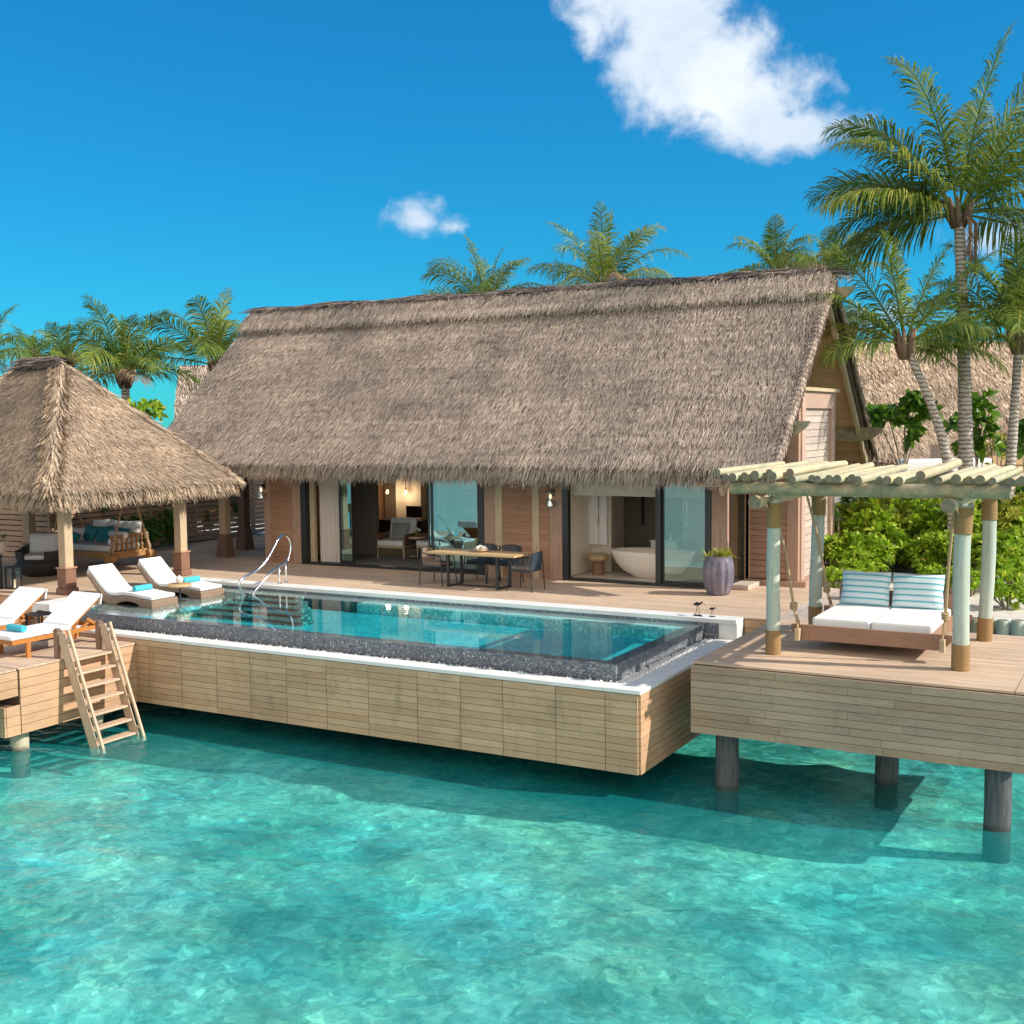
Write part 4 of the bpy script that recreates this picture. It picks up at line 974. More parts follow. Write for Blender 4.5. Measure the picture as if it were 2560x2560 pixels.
mb = MB(); mb.box(bx0+.02, by1-.14, bz1+.005, bx1-.02, by1-.10, .72)
for k in range(9): mb.box(bx0+.02+k*.213, by1-.095, bz1+.005, bx0+.09+k*.213, by1-.065, .83)
mb.build('backrest', 'swing', bed)
for i, x0 in enumerate((bx0+.03, -3.71)):
    mb = MB(); mb.box(x0, by0+.09, .31, x0+.86, by1-.16, .50); mb.build('mattress', 'sheet', bed, bevel=.035)
for x, tx in ((bx0-.14, -5.13), (bx1+.14, -2.55)):
    for y, ty in ((by0, 17.25), (by1, 19.15)):
        k = Vector((x, y, .28)).lerp(Vector((tx, ty, 2.25)), .2); k.z = .67
        mb = MB(); mb.tube([k, (x*.5+tx*.5, y*.5+ty*.5, 1.45), (tx, ty, 2.25)], .022, 8); d = .075
        mb.tube([(x, y-d, .21), (x, y-d*.9, .37), k], .016, 8); mb.tube([(x, y+d, .21), (x, y+d*.9, .37), k], .016, 8)
        mb.tube([(x, y-d, .21), (x, y, .18), (x, y+d, .21)], .016, 8)
        for j in range(3): mb.tube([(k.x+.04*math.cos(a), k.y+.045*math.sin(a), k.z-.035+.035*j+.012*math.sin(a*2)) for a in np.linspace(0, 2*PI, 10)], .02, 6)
        mb.build('rope', 'rope', bed, smooth=True)
def pillow(name, c, size, mat, label, cat='pillow', rot=(0, 0, 0), group=None, pinch=.12):
    mb = MB(); mb.pillow((0, 0, 0), size, (0, 0, 0), pinch=pinch); ob = mb.build(name, mat, None, smooth='all')
    ob.location = c; ob.rotation_euler = rot
    return tag(ob, label, cat, group)
pillow('pillow', (-4.14, 19.05, .755), (.78, .24, .57), 'stripe', 'striped blue pillow, partly shaded, on the pergola swing bed next to the white sunlit one', rot=(R(-16), 0, R(-2)), group='striped pillows on the swing bed')
pillow('pillow', (-3.33, 19.05, .755), (.78, .24, .57), 'stripe', 'striped blue and white pillow in full sun on the swing bed, nearer the outer post', rot=(R(-16), 0, R(3)), group='striped pillows on the swing bed')

# ------------------------------------------------------------------ furniture on the decks
def rattan_lounger(loc, rz, label):
    t = thing('rattan_lounger', label, 'sun lounger', loc, rz, 'rattan loungers standing in the shallow pool shelf'); W = .70
    kz = .72
    U = [(0, .205), (.3, .225), (.6, .275), (.82, .285), (1.05, .245), (1.22, .245), (1.36, .32), (1.52, .50), (1.70, .74), (1.82, .88)]
    Lw = [(1.88, .86), (1.78, .70), (1.62, .45), (1.46, .20), (1.34, .06), (1.24, .0), (1.05, .02), (.9, .10), (.7, .145), (.5, .12), (.36, .05), (.30, 0), (0, 0)]
    U = [(x, z*kz) for x, z in U]; Lw = [(x, z*kz) for x, z in Lw]
    mb = MB(); mb.prism([(x, -W/2, z) for x, z in Lw+U], (0, W, 0)); mb.build('frame', 'rattan', t, bevel=.012, world=False)
    mb = MB(); n = len(U); thk = .075
    Uc = [(x-.0, z+.008) for x, z in U[:]]; Uc[0] = (.04, Uc[0][1])
    T = []
    for i, (x, z) in enumerate(Uc):
        a, b_ = Uc[max(0, i-1)], Uc[min(n-1, i+1)]; dx, dz = b_[0]-a[0], b_[1]-a[1]; l = math.hypot(dx, dz); T.append((x-dz/l*thk, z+dx/l*thk))
    T[-1] = (T[-1][0]+.05, T[-1][1]+.06); 
    Vv = []; 
    for w in (-W/2+.03, W/2-.03): Vv += [(x, w, z) for x, z in Uc]+[(x, w, z) for x, z in T]
    Ff = []
    for i in range(n-1):
        Ff += [(i, i+n, i+n+1, i+1), (2*n+i, 2*n+i+1, 3*n+i+1, 3*n+i), (n+i, 3*n+i, 3*n+i+1, n+i+1), (i, i+1, 2*n+i+1, 2*n+i)]
    Ff += [(0, 2*n, 3*n, n), (n-1, 2*n-1, 4*n-1, 3*n-1)]
    mb.add(Vv, Ff); mb.build('mattress', 'white_cloth', t, bevel=.02, world=False)
    mb = MB(); mb.prism([(1.80, -W/2+.02, .84*kz), (1.87, -W/2+.02, .86*kz), (1.82, -W/2+.02, .99*kz), (1.75, -W/2+.02, .97*kz)], (0, W-.04, 0)); mb.build('headrest_flap', 'grey_cloth', t, bevel=.015, world=False)
    return t
rl = rattan_lounger((-17.5, 16.99, -.135), PI, 'white cushioned rattan lounger on the pool shelf, nearer the mosaic edge')
dup(rl, (-17.5, 18.35, -.135), PI, 'white cushioned rattan lounger on the pool shelf beside the round tray table')
def towel(loc, rz, label, L=.42, r=.062):
    t = thing('rolled_towel', label, 'towel', loc, rz, 'rolled aqua towels on the loungers')
    mb = MB(); mb.tube([(0, -L/2, r), (0, -L/2+.02, r), (0, L/2-.02, r), (0, L/2, r)], [r*.92, r, r, r*.92], 20); ob = mb.build('roll', 'aqua_towel', t, smooth=True, world=False)
    mb = MB(); 
    for s in (-1, 1): mb.tube([((.006+.0058*a)*math.cos(a), s*(L/2+.001), r+(.006+.0058*a)*math.sin(a)) for a in np.linspace(0, 8.6, 40)], .004, 4)
    mb.build('spiral_end', 'aqua_towel', t, world=False)
towel((-18.12, 16.99, .142), R(-4), 'aqua towel roll on the rattan lounger nearer the mosaic edge')
towel((-18.12, 18.35, .142), R(-6), 'aqua towel roll on the rattan lounger beside the round tray table')
def teak_lounger(loc, label):
    t = thing('teak_lounger', label, 'sun lounger', loc, PI/2, 'teak loungers on the bathing deck'); W = .66
    for s in (-1, 1):
        mb = MB(); mb.box(.02, s*W/2-.022, .25, 1.98, s*W/2+.022, .325); mb.build('side_rail', 'teak', t, bevel=.004, world=False)
        mb = MB(); mb.box(.28, s*W/2-.028+s*.03, 0, .36, s*W/2+.028+s*.03, .26); mb.build('leg', 'teak', t, bevel=.004, world=False)
        mb = MB(); mb.box(1.86, s*W/2-.02, .10, 1.92, s*W/2+.02, .25); mb.build('leg', 'teak', t, bevel=.004, world=False)
        mb = MB(); mb.tube([(1.89, s*W/2-.018, .085), (1.89, s*W/2+.018, .085)], .085, 20); mb.build('wheel', 'teak', t, smooth=True, world=False)
        mb = MB(); mb.beam((1.55, s*(W/2-.08), .30), (1.78, s*(W/2-.08), .42), .03, .045); mb.beam((1.93, s*(W/2-.05), .30), (1.66, s*(W/2-.06), .46), .03, .05); mb.build('back_prop', 'teak', t, world=False)
    mb = MB()
    for k in range(15): mb.box(.04+k*.082, -W/2+.023, .29, .105+k*.082, W/2-.023, .315)
    mb.box(.02, -W/2+.023, .25, .038, W/2-.023, .325); mb.box(1.965, -W/2+.023, .25, 1.98, W/2-.023, .325); mb.build('slats', 'teak', t, world=False)
    a = R(34); p = (1.26, .34); L = .80
    mb = MB(); mb.obox((p[0]+math.cos(a)*L/2, 0, p[1]+math.sin(a)*L/2-.01), (L, W-.08, .03), (0, -a, 0)); mb.build('backrest', 'teak', t, world=False)
    mb = MB(); mb.box(.0, -.35, .328, .66, .35, .41); mb.build('mattress', 'white_cloth', t, bevel=.025, world=False)
    mb = MB(); mb.box(.665, -.35, .328, 1.25, .35, .41); mb.build('mattress', 'white_cloth', t, bevel=.025, world=False)
    mb = MB(); L = .86; mb.obox((p[0]+math.cos(a)*L/2-.045, 0, p[1]+math.sin(a)*L/2+.055), (L, .70, .08), (0, -a, 0)); mb.build('back_mattress', 'white_cloth', t, bevel=.025, world=False)
    e = (p[0]+math.cos(a)*L-.02, p[1]+math.sin(a)*L+.05); mb = MB(); mb.obox((e[0]+.005, 0, e[1]-.09), (.03, .69, .20), (0, R(12), 0)); mb.build('head_flap', 'white_cloth', t, bevel=.012, world=False)
    return t
tl = teak_lounger((-17.36, 13.0, -.458), 'teak lounger with white mattress beside the ladder posts')
tl2 = dup(tl, (-18.85, 13.0, -.458), PI/2, 'teak lounger with white mattress cut by the frame beyond the black lantern')
towel((-17.36, 13.38, -.047), R(90), 'aqua towel roll at the foot of the teak lounger by the ladder', L=.40)
# round tray table and white shells
t = thing('tray_table', 'small round wooden tray table between the two rattan loungers', 'side table', (-17.72, 17.62, -.135))
mb = MB(); mb.lathe([(.235, .31), (.245, .32), (.245, .355), (.235, .365)], t.location, 28); mb.build('top', 'table', t, smooth=True)
mb = MB(); mb.lathe([(.13, 0), (.13, .02), (.02, .03), (.02, .308)], t.location, 16); mb.build('stem', 'charcoal', t, smooth=True)
t = thing('white_teacup', 'white cup set standing on the round tray table', 'cup', (-17.74, 17.64, .232))
mb = MB(); mb.lathe([(.03, 0), (.055, .02), (.075, .06), (.08, .10), (.07, .10), (.065, .06), (.03, .02)], t.location, 16); mb.build('bowl', 'white_stone', t, smooth=True)
mb = MB(); mb.lathe([(.075, .102), (.06, .13), (.02, .15), (.018, .17), (.004, .175)], t.location, 16); mb.build('lid', 'white_stone', t, smooth=True)
# lanterns
def lantern(loc, w, h, label, rz=0, handle=True):
    t = thing('lantern', label, 'lantern', loc, rz); mb = MB(); p = .014
    for sx_ in (-1, 1):
        for sy2 in (-1, 1): mb.box(sx_*w/2-p, sy2*w/2-p, .02, sx_*w/2+p, sy2*w/2+p, h)
    mb.box(-w/2-.02, -w/2-.02, 0, w/2+.02, w/2+.02, .02); mb.box(-w/2-.03, -w/2-.03, h, w/2+.03, w/2+.03, h+.025)
    mb.build('frame', 'black', t, world=False)
    if handle: mb = MB(); mb.tube([(-w*.2, 0, h+.02), (-w*.2, 0, h+.07), (w*.2, 0, h+.07), (w*.2, 0, h+.02)], .012, 6); mb.build('handle', 'black', t, world=False)
    mb = MB(); q = w/2-.005
    for a in range(4):
        ca, sa = math.cos(a*PI/2), math.sin(a*PI/2); mb.add([(ca*q-sa*-q, sa*q+ca*-q, .03), (ca*q-sa*q, sa*q+ca*q, .03), (ca*q-sa*q, sa*q+ca*q, h-.01), (ca*q-sa*-q, sa*q+ca*-q, h-.01)], [(0, 1, 2, 3)])
    mb.build('pane', 'lamp_glass', t, world=False)
    mb = MB(); mb.lathe([(w*.2, .021), (w*.2, h*.45), (.004, h*.46)], (0, 0, 0), 14); mb.build('candle', 'candle', t, smooth=True, world=False)
lantern((-18.28, 14.62, -.458), .34, .46, 'black metal lantern standing between the two teak loungers')
lp = Vector((-4.9, 22.9, -.108))
lantern(tuple(lp), .36, .46, 'black lantern with a pale candle on the sand behind the swing bed', handle=False)
lantern((-21.75, 16.75, .003), .22, .46, 'low black candle lantern beside the taller one in the pavilion', handle=False)
lantern((-22.1, 16.45, .003), .30, .72, 'tall black candle lantern at the frame edge in the pavilion', handle=False)
# rattan armchair in the pavilion
t = thing('rattan_armchair', 'round black rattan armchair with pale grey cushions in the pavilion', 'armchair', (-23.1, 18.55, 0), R(32))
mb = MB(); mb.lathe([(.28, 0), (.44, .05), (.54, .18), (.56, .30), (.50, .40), (.46, .42), (.44, .36), (.002, .34)], (0, 0, 0), 28); mb.build('bowl_base', 'rattan_black', t, smooth=True, world=False)
mb = MB(); k = 22; Vv, Ff = [], []
for i in range(k+1):
    a = R(-62)+R(304)*i/k; hh = .70+.16*math.sin((a+R(0)))**1 if True else 0
    for r_, z in ((.50, .36), (.54, .45), (.56, .60+.24*max(0, math.sin(a)-.25)), (.50, .60+.24*max(0, math.sin(a)-.25)), (.47, .40)): Vv.append((r_*math.cos(a), r_*math.sin(a), z))
for i in range(k):
    for j in range(5): Ff.append((i*5+j, (i+1)*5+j, (i+1)*5+(j+1) % 5, i*5+(j+1) % 5))
Ff += [tuple(range(5)), tuple(reversed(range(k*5, k*5+5)))]
mb.add(Vv, Ff); mb.build('arm_back', 'rattan_black', t, smooth=True, world=False)
mb = MB(); mb.box(-.36, -.42, .40, .36, .30, .52); mb.build('seat_cushion', 'grey_cloth', t, bevel=.05, world=False)
mb = MB(); mb.pillow((0, .34, .72), (.72, .22, .50), (R(-14), 0, 0), pinch=.03); mb.build('back_cushion', 'grey_cloth', t, smooth='all', world=False)
t = thing('coffee_table', 'cream tray shaped table top on black legs at the frame edge', 'table', (-22.35, 16.55, 0))
mb = MB(); mb.lathe([(.30, .76), (.40, .79), (.42, .95), (.40, .95), (.38, .82), (.004, .80)], t.location, 28); mb.build('tray', 'cream', t, smooth=True)
mb = MB()
for a in range(4): mb.tube([(t.location.x+.3*math.cos(a*PI/2+.4), t.location.y+.3*math.sin(a*PI/2+.4), 0), (t.location.x+.3*math.cos(a*PI/2+.4), t.location.y+.3*math.sin(a*PI/2+.4), .79)], .014, 6)
mb.build('legs', 'black', t)

# hanging daybed in the pavilion
db = thing('hanging_daybed', 'honey coloured timber daybed hanging on ropes at the back of the pavilion', 'daybed', (-23.2, 20.45, .25))
xa, xb, ya, yb = -24.3, -22.2, 19.85, 21.1
mb = MB(); mb.box(xa, ya, .27, xb, ya+.06, .44); mb.box(xa, yb-.06, .27, xb, yb, .44); mb.box(xa, ya+.062, .27, xa+.06, yb-.062, .44); mb.box(xb-.06, ya+.062, .27, xb, yb-.062, .44); mb.box(xa+.062, ya+.062, .33, xb-.062, yb-.062, .38); mb.build('frame', 'daybed', db, bevel=.008)
for x in (xa+.03, xb-.03):
    mb = MB(); mb.box(x-.03, ya+.03, .80, x+.03, yb-.03, .85)
    for k in range(8): mb.box(x-.02, ya+.06+k*.157, .44, x+.02, ya+.11+k*.157, .80)
    mb.build('side_rail', 'daybed', db, bevel=.004)
mb = MB(); mb.box(xa+.1, yb-.05, .85, xb-.1, yb, .90)
for k in range(14): mb.box(xa+.12+k*.143, yb-.04, .44, xa+.17+k*.143, yb-.01, .85)
mb.build('back_rail', 'daybed', db)
for x in (xa-.02, xb+.02):
    for y in (ya-.14, yb+.10):
        mb = MB(); mb.tube([(x, y, .30), (x, y+(.22 if y < 20.4 else -.22), .30)], .11, 14); mb.build('frame_knob', 'daybed', db, smooth=True)
mb = MB(); mb.box(xa+.08, ya+.02, .442, xb-.08, yb-.08, .60); mb.build('mattress', 'grey_cloth', db, bevel=.04)
for x in (xa-.04, xb+.04):
    for y, ty in ((ya-.04, 20.38), (yb+.02, 20.52)):
        k = Vector((x, y, .3)).lerp(Vector((x, ty, 2.05)), .27); mb = MB(); mb.tube([(x, y, .22), k, (x, ty, 2.05)], .022, 8)
        for j in range(4): mb.tube([(k.x+.045*math.cos(a), k.y+.045*math.sin(a), k.z-.06+.04*j) for a in np.linspace(0, 2*PI, 10)], .02, 6)
        mb.tube([(x, y-.07, .2), (x, y-.03, .5), k], .016, 6); mb.build('rope', 'rope', db, smooth=True)
for i, (x, lb) in enumerate(((-23.72, 'first of three white back pillows on the hanging daybed, nearest the teal stack'), (-23.2, 'middle white back pillow on the hanging daybed'), (-22.62, 'white back pillow by the slatted arm of the hanging daybed'))):
    pillow('back_pillow', (x, 20.93, .86), (.58, .18, .52), 'white_cloth', lb, rot=(R(-14), R((-3, 4, -2)[i]), R((6, -4, 3)[i])), group='white back pillows on the daybed')
for i, (x, y, z, s, lb) in enumerate(((-23.78, 20.62, .78, .42, 'large teal cushion in the corner of the teal stack'), (-23.30, 20.66, .78, .42, 'large teal cushion in the middle of the daybed'), (-22.78, 20.72, .76, .40, 'teal cushion half hidden behind the white bolster'), (-23.98, 20.25, .70, .30, 'small teal cushion lying in front on the grey daybed mattress'))):
    pillow('teal_cushion', (x, y, z), (s+.06 if i < 3 else .40, .15, s), 'teal_cloth', lb, 'cushion', rot=(R(-22 if i < 3 else -40), R((8, -6, 3, 10)[i]), R((-10, 8, -5, -14)[i])), group='teal cushions on the daybed')
pillow('white_cushion', (-24.08, 20.55, .75), (.42, .16, .38), 'white_cloth', 'white cushion leaning at the far arm of the hanging daybed', 'cushion', rot=(R(-20), 0, R(35)))
for loc, rz, lb in (((-22.36, 20.35, .605), 0, 'white bolster along the slatted arm of the daybed'), ((-22.55, 20.42, .74), R(75), 'white bolster lying on top of the other one')):
    t = thing('bolster', lb, 'bolster', loc, rz); mb = MB(); r = .085; mb.tube([(0, -.38, r), (0, -.36, r), (0, .36, r), (0, .38, r)], [r*.7, r, r, r*.7], 16); mb.build('cover', 'white_cloth', t, smooth='all', world=False)

# dining set on the villa deck
t = thing('dining_table', 'long dining table with a pale boarded top on black metal frames', 'table', (-12.65, 21.2, 0))
mb = MB(); planks(mb, -13.72, -11.58, 20.82, 21.58, .745, pitch=.127, gap=.004, th=.04, seed=40, lmin=3, lmax=4); mb.build('top', 'table', t)
mb = MB()
for x in (-13.25, -12.05):
    for y in (20.93, 21.47): mb.box(x-.025, y-.025, .0, x+.025, y+.025, .70)
    mb.box(x-.025, 20.957, .0, x+.025, 21.443, .04); mb.box(x-.025, 20.957, .66, x+.025, 21.443, .70)
mb.box(-13.222, 21.18, .005, -12.078, 21.22, .035); mb.build('frame', 'charcoal', t, bevel=.003)
def dining_chair(loc, rz, label, seat='tan_seat', weave='navy'):
    t = thing('dining_chair', label, 'chair', loc, rz, 'woven rope chairs at the dining table')    # faces +Y locally
    for sx_ in (-1, 1):
        for yy, top in ((.24, .64), (-.24, .80)):
            mb = MB(); mb.tube([(sx_*.29, yy*1.22, 0), (sx_*.265, yy, top)], .013, 6); mb.build('leg', 'charcoal', t, world=False)
        mb = MB(); mb.tube([(sx_*.265, .24, .64), (sx_*.27, 0, .66), (sx_*.26, -.22, .70), (sx_*.2, -.28, .78)], .014, 6); mb.build('armrest', 'charcoal', t, world=False)
        mb = MB()
        for k in range(9): y = .20-k*.05; mb.tube([(sx_*.262, y, .655+.0*k), (sx_*.245, y, .42)], .008, 4)
        mb.build('arm_weave', weave, t, world=False)
    mb = MB(); mb.box(-.25, -.23, .40, .25, .24, .44); mb.build('seat', 'charcoal', t, bevel=.01, world=False)
    mb = MB(); mb.box(-.23, -.2, .442, .23, .23, .49); mb.build('cushion', seat, t, bevel=.02, world=False)
    mb = MB(); mb.tube([(.2, -.28, .78), (.1, -.305, .80), (-.1, -.305, .80), (-.2, -.28, .78)], .014, 6); mb.build('back_rail', 'charcoal', t, world=False)
    mb = MB()
    for k in range(15): x = -.21+k*.03; mb.beam((x, -.285-.02*(1-(x/.21)**2), .79), (x*.96, -.245, .43), .018, .012)
    mb.build('back_weave', weave, t, world=False)
    return t
ch = dining_chair((-13.68, 21.2, 0), R(-90), 'cream backed rope chair at the curtain end of the dining table', weave='tan_seat')
dining_chair((-11.52, 21.2, 0), R(90), 'pale and navy rope chair at the planter end of the dining table', weave='navy')
ch2 = dining_chair((-13.02, 21.92, 0), R(180), 'navy chair behind the dining table in front of the glass pane', seat='navy')
dup(ch2, (-12.42, 21.92, 0), R(180), 'navy chair behind the dining table in front of the cedar boards')
t = thing('flower_bowl', 'shallow wooden bowl of white flowers on the dining table', 'bowl', (-12.62, 21.25, .746))
mb = MB(); mb.lathe([(.09, 0), (.15, .03), (.16, .075), (.145, .075), (.12, .03), (.003, .025)], t.location, 20); mb.build('bowl', 'pink_box', t, smooth=True)
mb = MB(); rg = random.Random(3)
for k in range(26):
    a, r_ = rg.random()*6.28, rg.random()**.5*.11; mb.pillow((t.location.x+r_*math.cos(a), t.location.y+r_*math.sin(a), .746+.085+.04*(1-r_/.11)), (.05, .025, .05), (rg.random()*3, rg.random()*3, rg.random()*3), n=3)
mb.build('blossoms', 'flower', t, smooth='all')

# planter with leaves
pl = thing('planter', 'tall barrel shaped blue grey glazed planter by the bathroom corner', 'planter', (-7.72, 22.27, 0))
prof = [(.20, 0), (.235, .05), (.275, .2), (.30, .38), (.30, .52), (.285, .66), (.262, .76), (.268, .785), (.245, .785), (.235, .70), (.004, .69)]
mb = MB(); pts = []
def rib(a, z):
    k = 1+.045*math.copysign(abs(math.cos(a*12))**.4, math.cos(a*12))
    if z < .06 or z > .70: return 1.0
    return k if .09 < z < .62 else 1+.5*(k-1)
zz = np.linspace(0, 1, 34); fine = []
for i in range(len(prof)-3):
    for j in range(4): f = j/4; fine.append((prof[i][0]*(1-f)+prof[i+1][0]*f, prof[i][1]*(1-f)+prof[i+1][1]*f))
fine += prof[-3:]
mb.lathe(fine, pl.location, 144, wob=rib); mb.build('pot', 'glaze', pl, smooth=True)
mb = MB(); mb.lathe([(.232, .692), (.004, .70)], pl.location, 20); mb.build('soil', 'soil', pl)
# bird figures on the coping
def bird(loc, s, label):
    t = thing('bird_figure', label, 'bird sculpture', loc, R(-20), 'metal wading birds on the pool edge'); S = lambda *p: tuple(q*s for q in p)
    mb = MB(); mb.tube([S(-.17, 0, .30), S(-.11, 0, .315), S(-.03, 0, .335), S(.04, 0, .34), S(.085, 0, .345), S(.115, 0, .375), S(.14, 0, .395), S(.165, 0, .395), S(.185, 0, .385)], [.008*s, .035*s, .058*s, .05*s, .03*s, .022*s, .028*s, .024*s, .008*s], 12)
    mb.tube([S(.18, 0, .388), S(.24, 0, .365), S(.30, 0, .325)], [.008*s, .006*s, .003*s], 6); mb.build('body', 'bronze', t, smooth='all', world=False)
    mb = MB(); mb.tube([S(.0, .02, .30), S(.03, .02, .17), S(.05, .02, .015)], .008*s, 6); mb.build('leg', 'bronze', t, world=False)
    mb = MB(); mb.tube([S(-.02, -.02, .30), S(-.02, -.02, .16), S(-.07, -.02, .015)], .008*s, 6); mb.build('leg', 'bronze', t, world=False)
    mb = MB(); mb.lathe([(.13*s, 0), (.12*s, .018*s), (.05*s, .026*s)], (0, 0, 0), 14, 1.2, .8); mb.build('base', 'bronze', t, smooth='all', world=False)
bird((-7.2, 19.66, .007), .62, 'taller dark metal wading bird standing on the pool coping')
bird((-6.93, 19.66, .007), .42, 'smaller dark metal wading bird standing on the pool coping')
# pool handrail, one bent steel tube standing in the plane across the pool edge
hr = thing('pool_handrail', 'bent polished steel handrail looping over the pool steps', 'handrail', (-16.83, 19.7, .006))
xh = -16.83
path = [(18.56, -.30), (18.56, -.10), (18.50, .03), (18.45, .13), (18.48, .22), (18.62, .30), (18.8, .345), (18.97, .40), (19.15, .50), (19.35, .66), (19.52, .84), (19.66, .98), (19.80, 1.06), (19.95, 1.055), (20.07, .97), (20.13, .83), (20.11, .68), (20.03, .54), (19.92, .455), (19.78, .415), (19.6, .375), (19.4, .30), (19.2, .18), (19.02, .05), (18.86, -.08), (18.82, -.30)]
def smooth_path(p, k=4):
    o = []
    for i in range(len(p)-1):
        a, b_, c_, d = p[max(0, i-1)], p[i], p[i+1], p[min(len(p)-1, i+2)]
        for j in range(k):
            t_ = j/k; o.append(tuple(.5*((2*b_[m])+(-a[m]+c_[m])*t_+(2*a[m]-5*b_[m]+4*c_[m]-d[m])*t_*t_+(-a[m]+3*b_[m]-3*c_[m]+d[m])*t_**3) for m in range(2)))
    return o+[p[-1]]
mb = MB(); mb.tube([(xh+.03*math.sin(y*3), y, z) for y, z in smooth_path(path)], .0225, 10); mb.build('rail', 'steel', hr, smooth='all')
for y, zt in ((19.70, .385), (19.92, .45)):
    mb = MB(); mb.tube([(xh, y, .02), (xh, y, zt)], .0225, 10); o = mb.build('post', 'steel', hr, smooth='all')
    mb = MB(); mb.lathe([(.055, .007), (.055, .02), (.03, .03)], (xh, y, 0), 16); mb.build('flange', 'steel', o, smooth=True)

# ladder into the lagoon
ld = thing('boarding_ladder', 'sloping timber ladder with wide treads and handrails going down to the lagoon', 'ladder', (-16.3, 14.0, -.46))
yl, yr = 13.53, 14.43
top, bot = Vector((-16.36, 0, .02)), Vector((-15.68, 0, -1.93))
for y in (yl, yr):
    mb = MB(); mb.box(-16.55, y-.05, -.458, -16.45, y+.05, .0); mb.box(-16.56, y-.06, .001, -16.44, y+.06, .02); mb.obox((-16.5, y, .035), (.08, .08, .03)); mb.build('newel_post', 'rail_post', ld, bevel=.006)
    mb = MB(); mb.beam(Vector((-16.42, y, -.02)), Vector((-15.66, y, -2.06)), .04, .17, (1, 0, .3)); mb.build('stringer', 'ladder', ld, bevel=.005)
    mb = MB(); o = Vector((.20, 0, .04)); p, q = Vector((-16.43, y, .0))+o, Vector((-15.66, y, -2.05))+o; mb.beam(p.lerp(q, -.0), q, .045, .045, (1, 0, .3))
    for f in (.08, .33, .62, .88): c_ = p.lerp(q, f); mb.obox((c_.x-.055, y, c_.z-.012), (.07, .04, .04), (0, R(20), 0))
    mb.build('handrail', 'ladder', ld, bevel=.004)
for i in range(7):
    f = .228+i*.114; c_ = Vector((-16.42, 0, -.02)).lerp(Vector((-15.66, 0, -2.06)), f); mb = MB(); mb.box(c_.x-.10, yl+.022, c_.z-.018, c_.x+.10, yr-.022, c_.z+.018); mb.build('tread', 'ladder', ld, bevel=.005)

# ------------------------------------------------------------------ inside the rooms
t = thing('curtain', 'tall sheer curtain drawn to one side of the living room doors', 'curtain', (-18.1, 23.2, .04))
mb = MB(); k = 90; xs = [-18.47+.72*i/k for i in range(k+1)]; yw = [23.2+.035*math.sin(i*.72)+.012*math.sin(i*.31) for i in range(k+1)]
mb.add([(x, y, .045) for x, y in zip(xs, yw)]+[(x*.98-.02*18.1+.0, y, 2.4) for x, y in zip(xs, yw)], [(i, i+1, i+k+2, i+k+1) for i in range(k)]); mb.build('cloth', 'curtain', t, smooth='all')
def easy_chair(loc, rz, label):
    t = thing('armchair', label, 'armchair', loc, rz, 'pale armchairs in the living room')
    mb = MB()
    for sx_ in (-1, 1):
        for yy in (-.34, .34): mb.tube([(sx_*.38, yy, .002), (sx_*.37, yy, .30)], [.016, .024], 8)
    mb.box(-.40, -.37, .27, .40, .37, .32); mb.build('frame', 'pale_timber', t, world=False)
    for sx_ in (-1, 1): mb = MB(); mb.box(sx_*.40-.02, -.36, .321, sx_*.40+.02, .38, .62); mb.build('arm', 'plinth', t, bevel=.01, world=False)
    mb = MB(); mb.box(-.37, -.40, .322, .37, .30, .46); mb.build('seat_cushion', 'sheet', t, bevel=.03, world=False)
    mb = MB(); mb.obox((0, .36, .66), (.76, .12, .66), (R(-10), 0, 0)); mb.build('backrest', 'grey_cloth', t, bevel=.04, world=False)
    return t
ec = easy_chair((-17.28, 24.85, .032), R(6), 'pale armchair with a lattice cushion inside the open doors')
dup(ec, (-16.15, 25.0, .032), R(-20), 'pale armchair half hidden behind the door frame')
pillow('lattice_cushion', (-17.30, 25.02, .70), (.46, .14, .42), 'lattice', 'grey lattice patterned cushion on the pale armchair', 'cushion', rot=(R(-14), 0, R(6)))
t = thing('side_table', 'dark round side table between the armchairs', 'side table', (-16.72, 24.95, .032))
mb = MB(); mb.lathe([(.25, .50), (.26, .51), (.26, .54), (.25, .55)], t.location, 24); mb.build('top', 'pink_box', t, smooth=True)
mb = MB(); mb.lathe([(.22, 0), (.22, .02), (.05, .04), (.05, .46), (.2, .495)], t.location, 20); mb.build('stem', 'black', t, smooth=True)
t = thing('flower_vase', 'white flowers in a dark vase on the side table', 'vase', (-16.72, 24.95, .582))
mb = MB(); mb.lathe([(.05, 0), (.08, .05), (.06, .12)], t.location, 14); mb.build('vase', 'leaf_dark', t, smooth=True)
mb = MB(); rg = random.Random(9)
for k in range(22):
    a, r_ = rg.random()*6.28, rg.random()**.5*.1; mb.pillow((t.location.x+r_*math.cos(a), t.location.y+r_*math.sin(a), t.location.z+.15+.05*(1-r_/.1)), (.06, .03, .06), (rg.random()*3, rg.random()*3, 0), n=3)
mb.build('blossoms', 'flower', t, smooth='all')
t = thing('desk', 'dark desk against the back wall of the living room', 'desk', (-18.6, 27.2, .032))
mb = MB(); mb.box(-19.5, 26.95, .72, -17.95, 27.55, .77); mb.build('top', 'black', t)
mb = MB(); mb.box(-19.45, 26.98, .035, -18.9, 27.5, .718); mb.build('pedestal', 'black', t); mb = MB(); mb.box(-18.3, 26.98, .035, -17.98, 27.5, .718); mb.build('pedestal', 'black', t)
t = thing('monitor', 'black screen standing on the dark desk', 'screen', (-18.35, 27.25, .772))
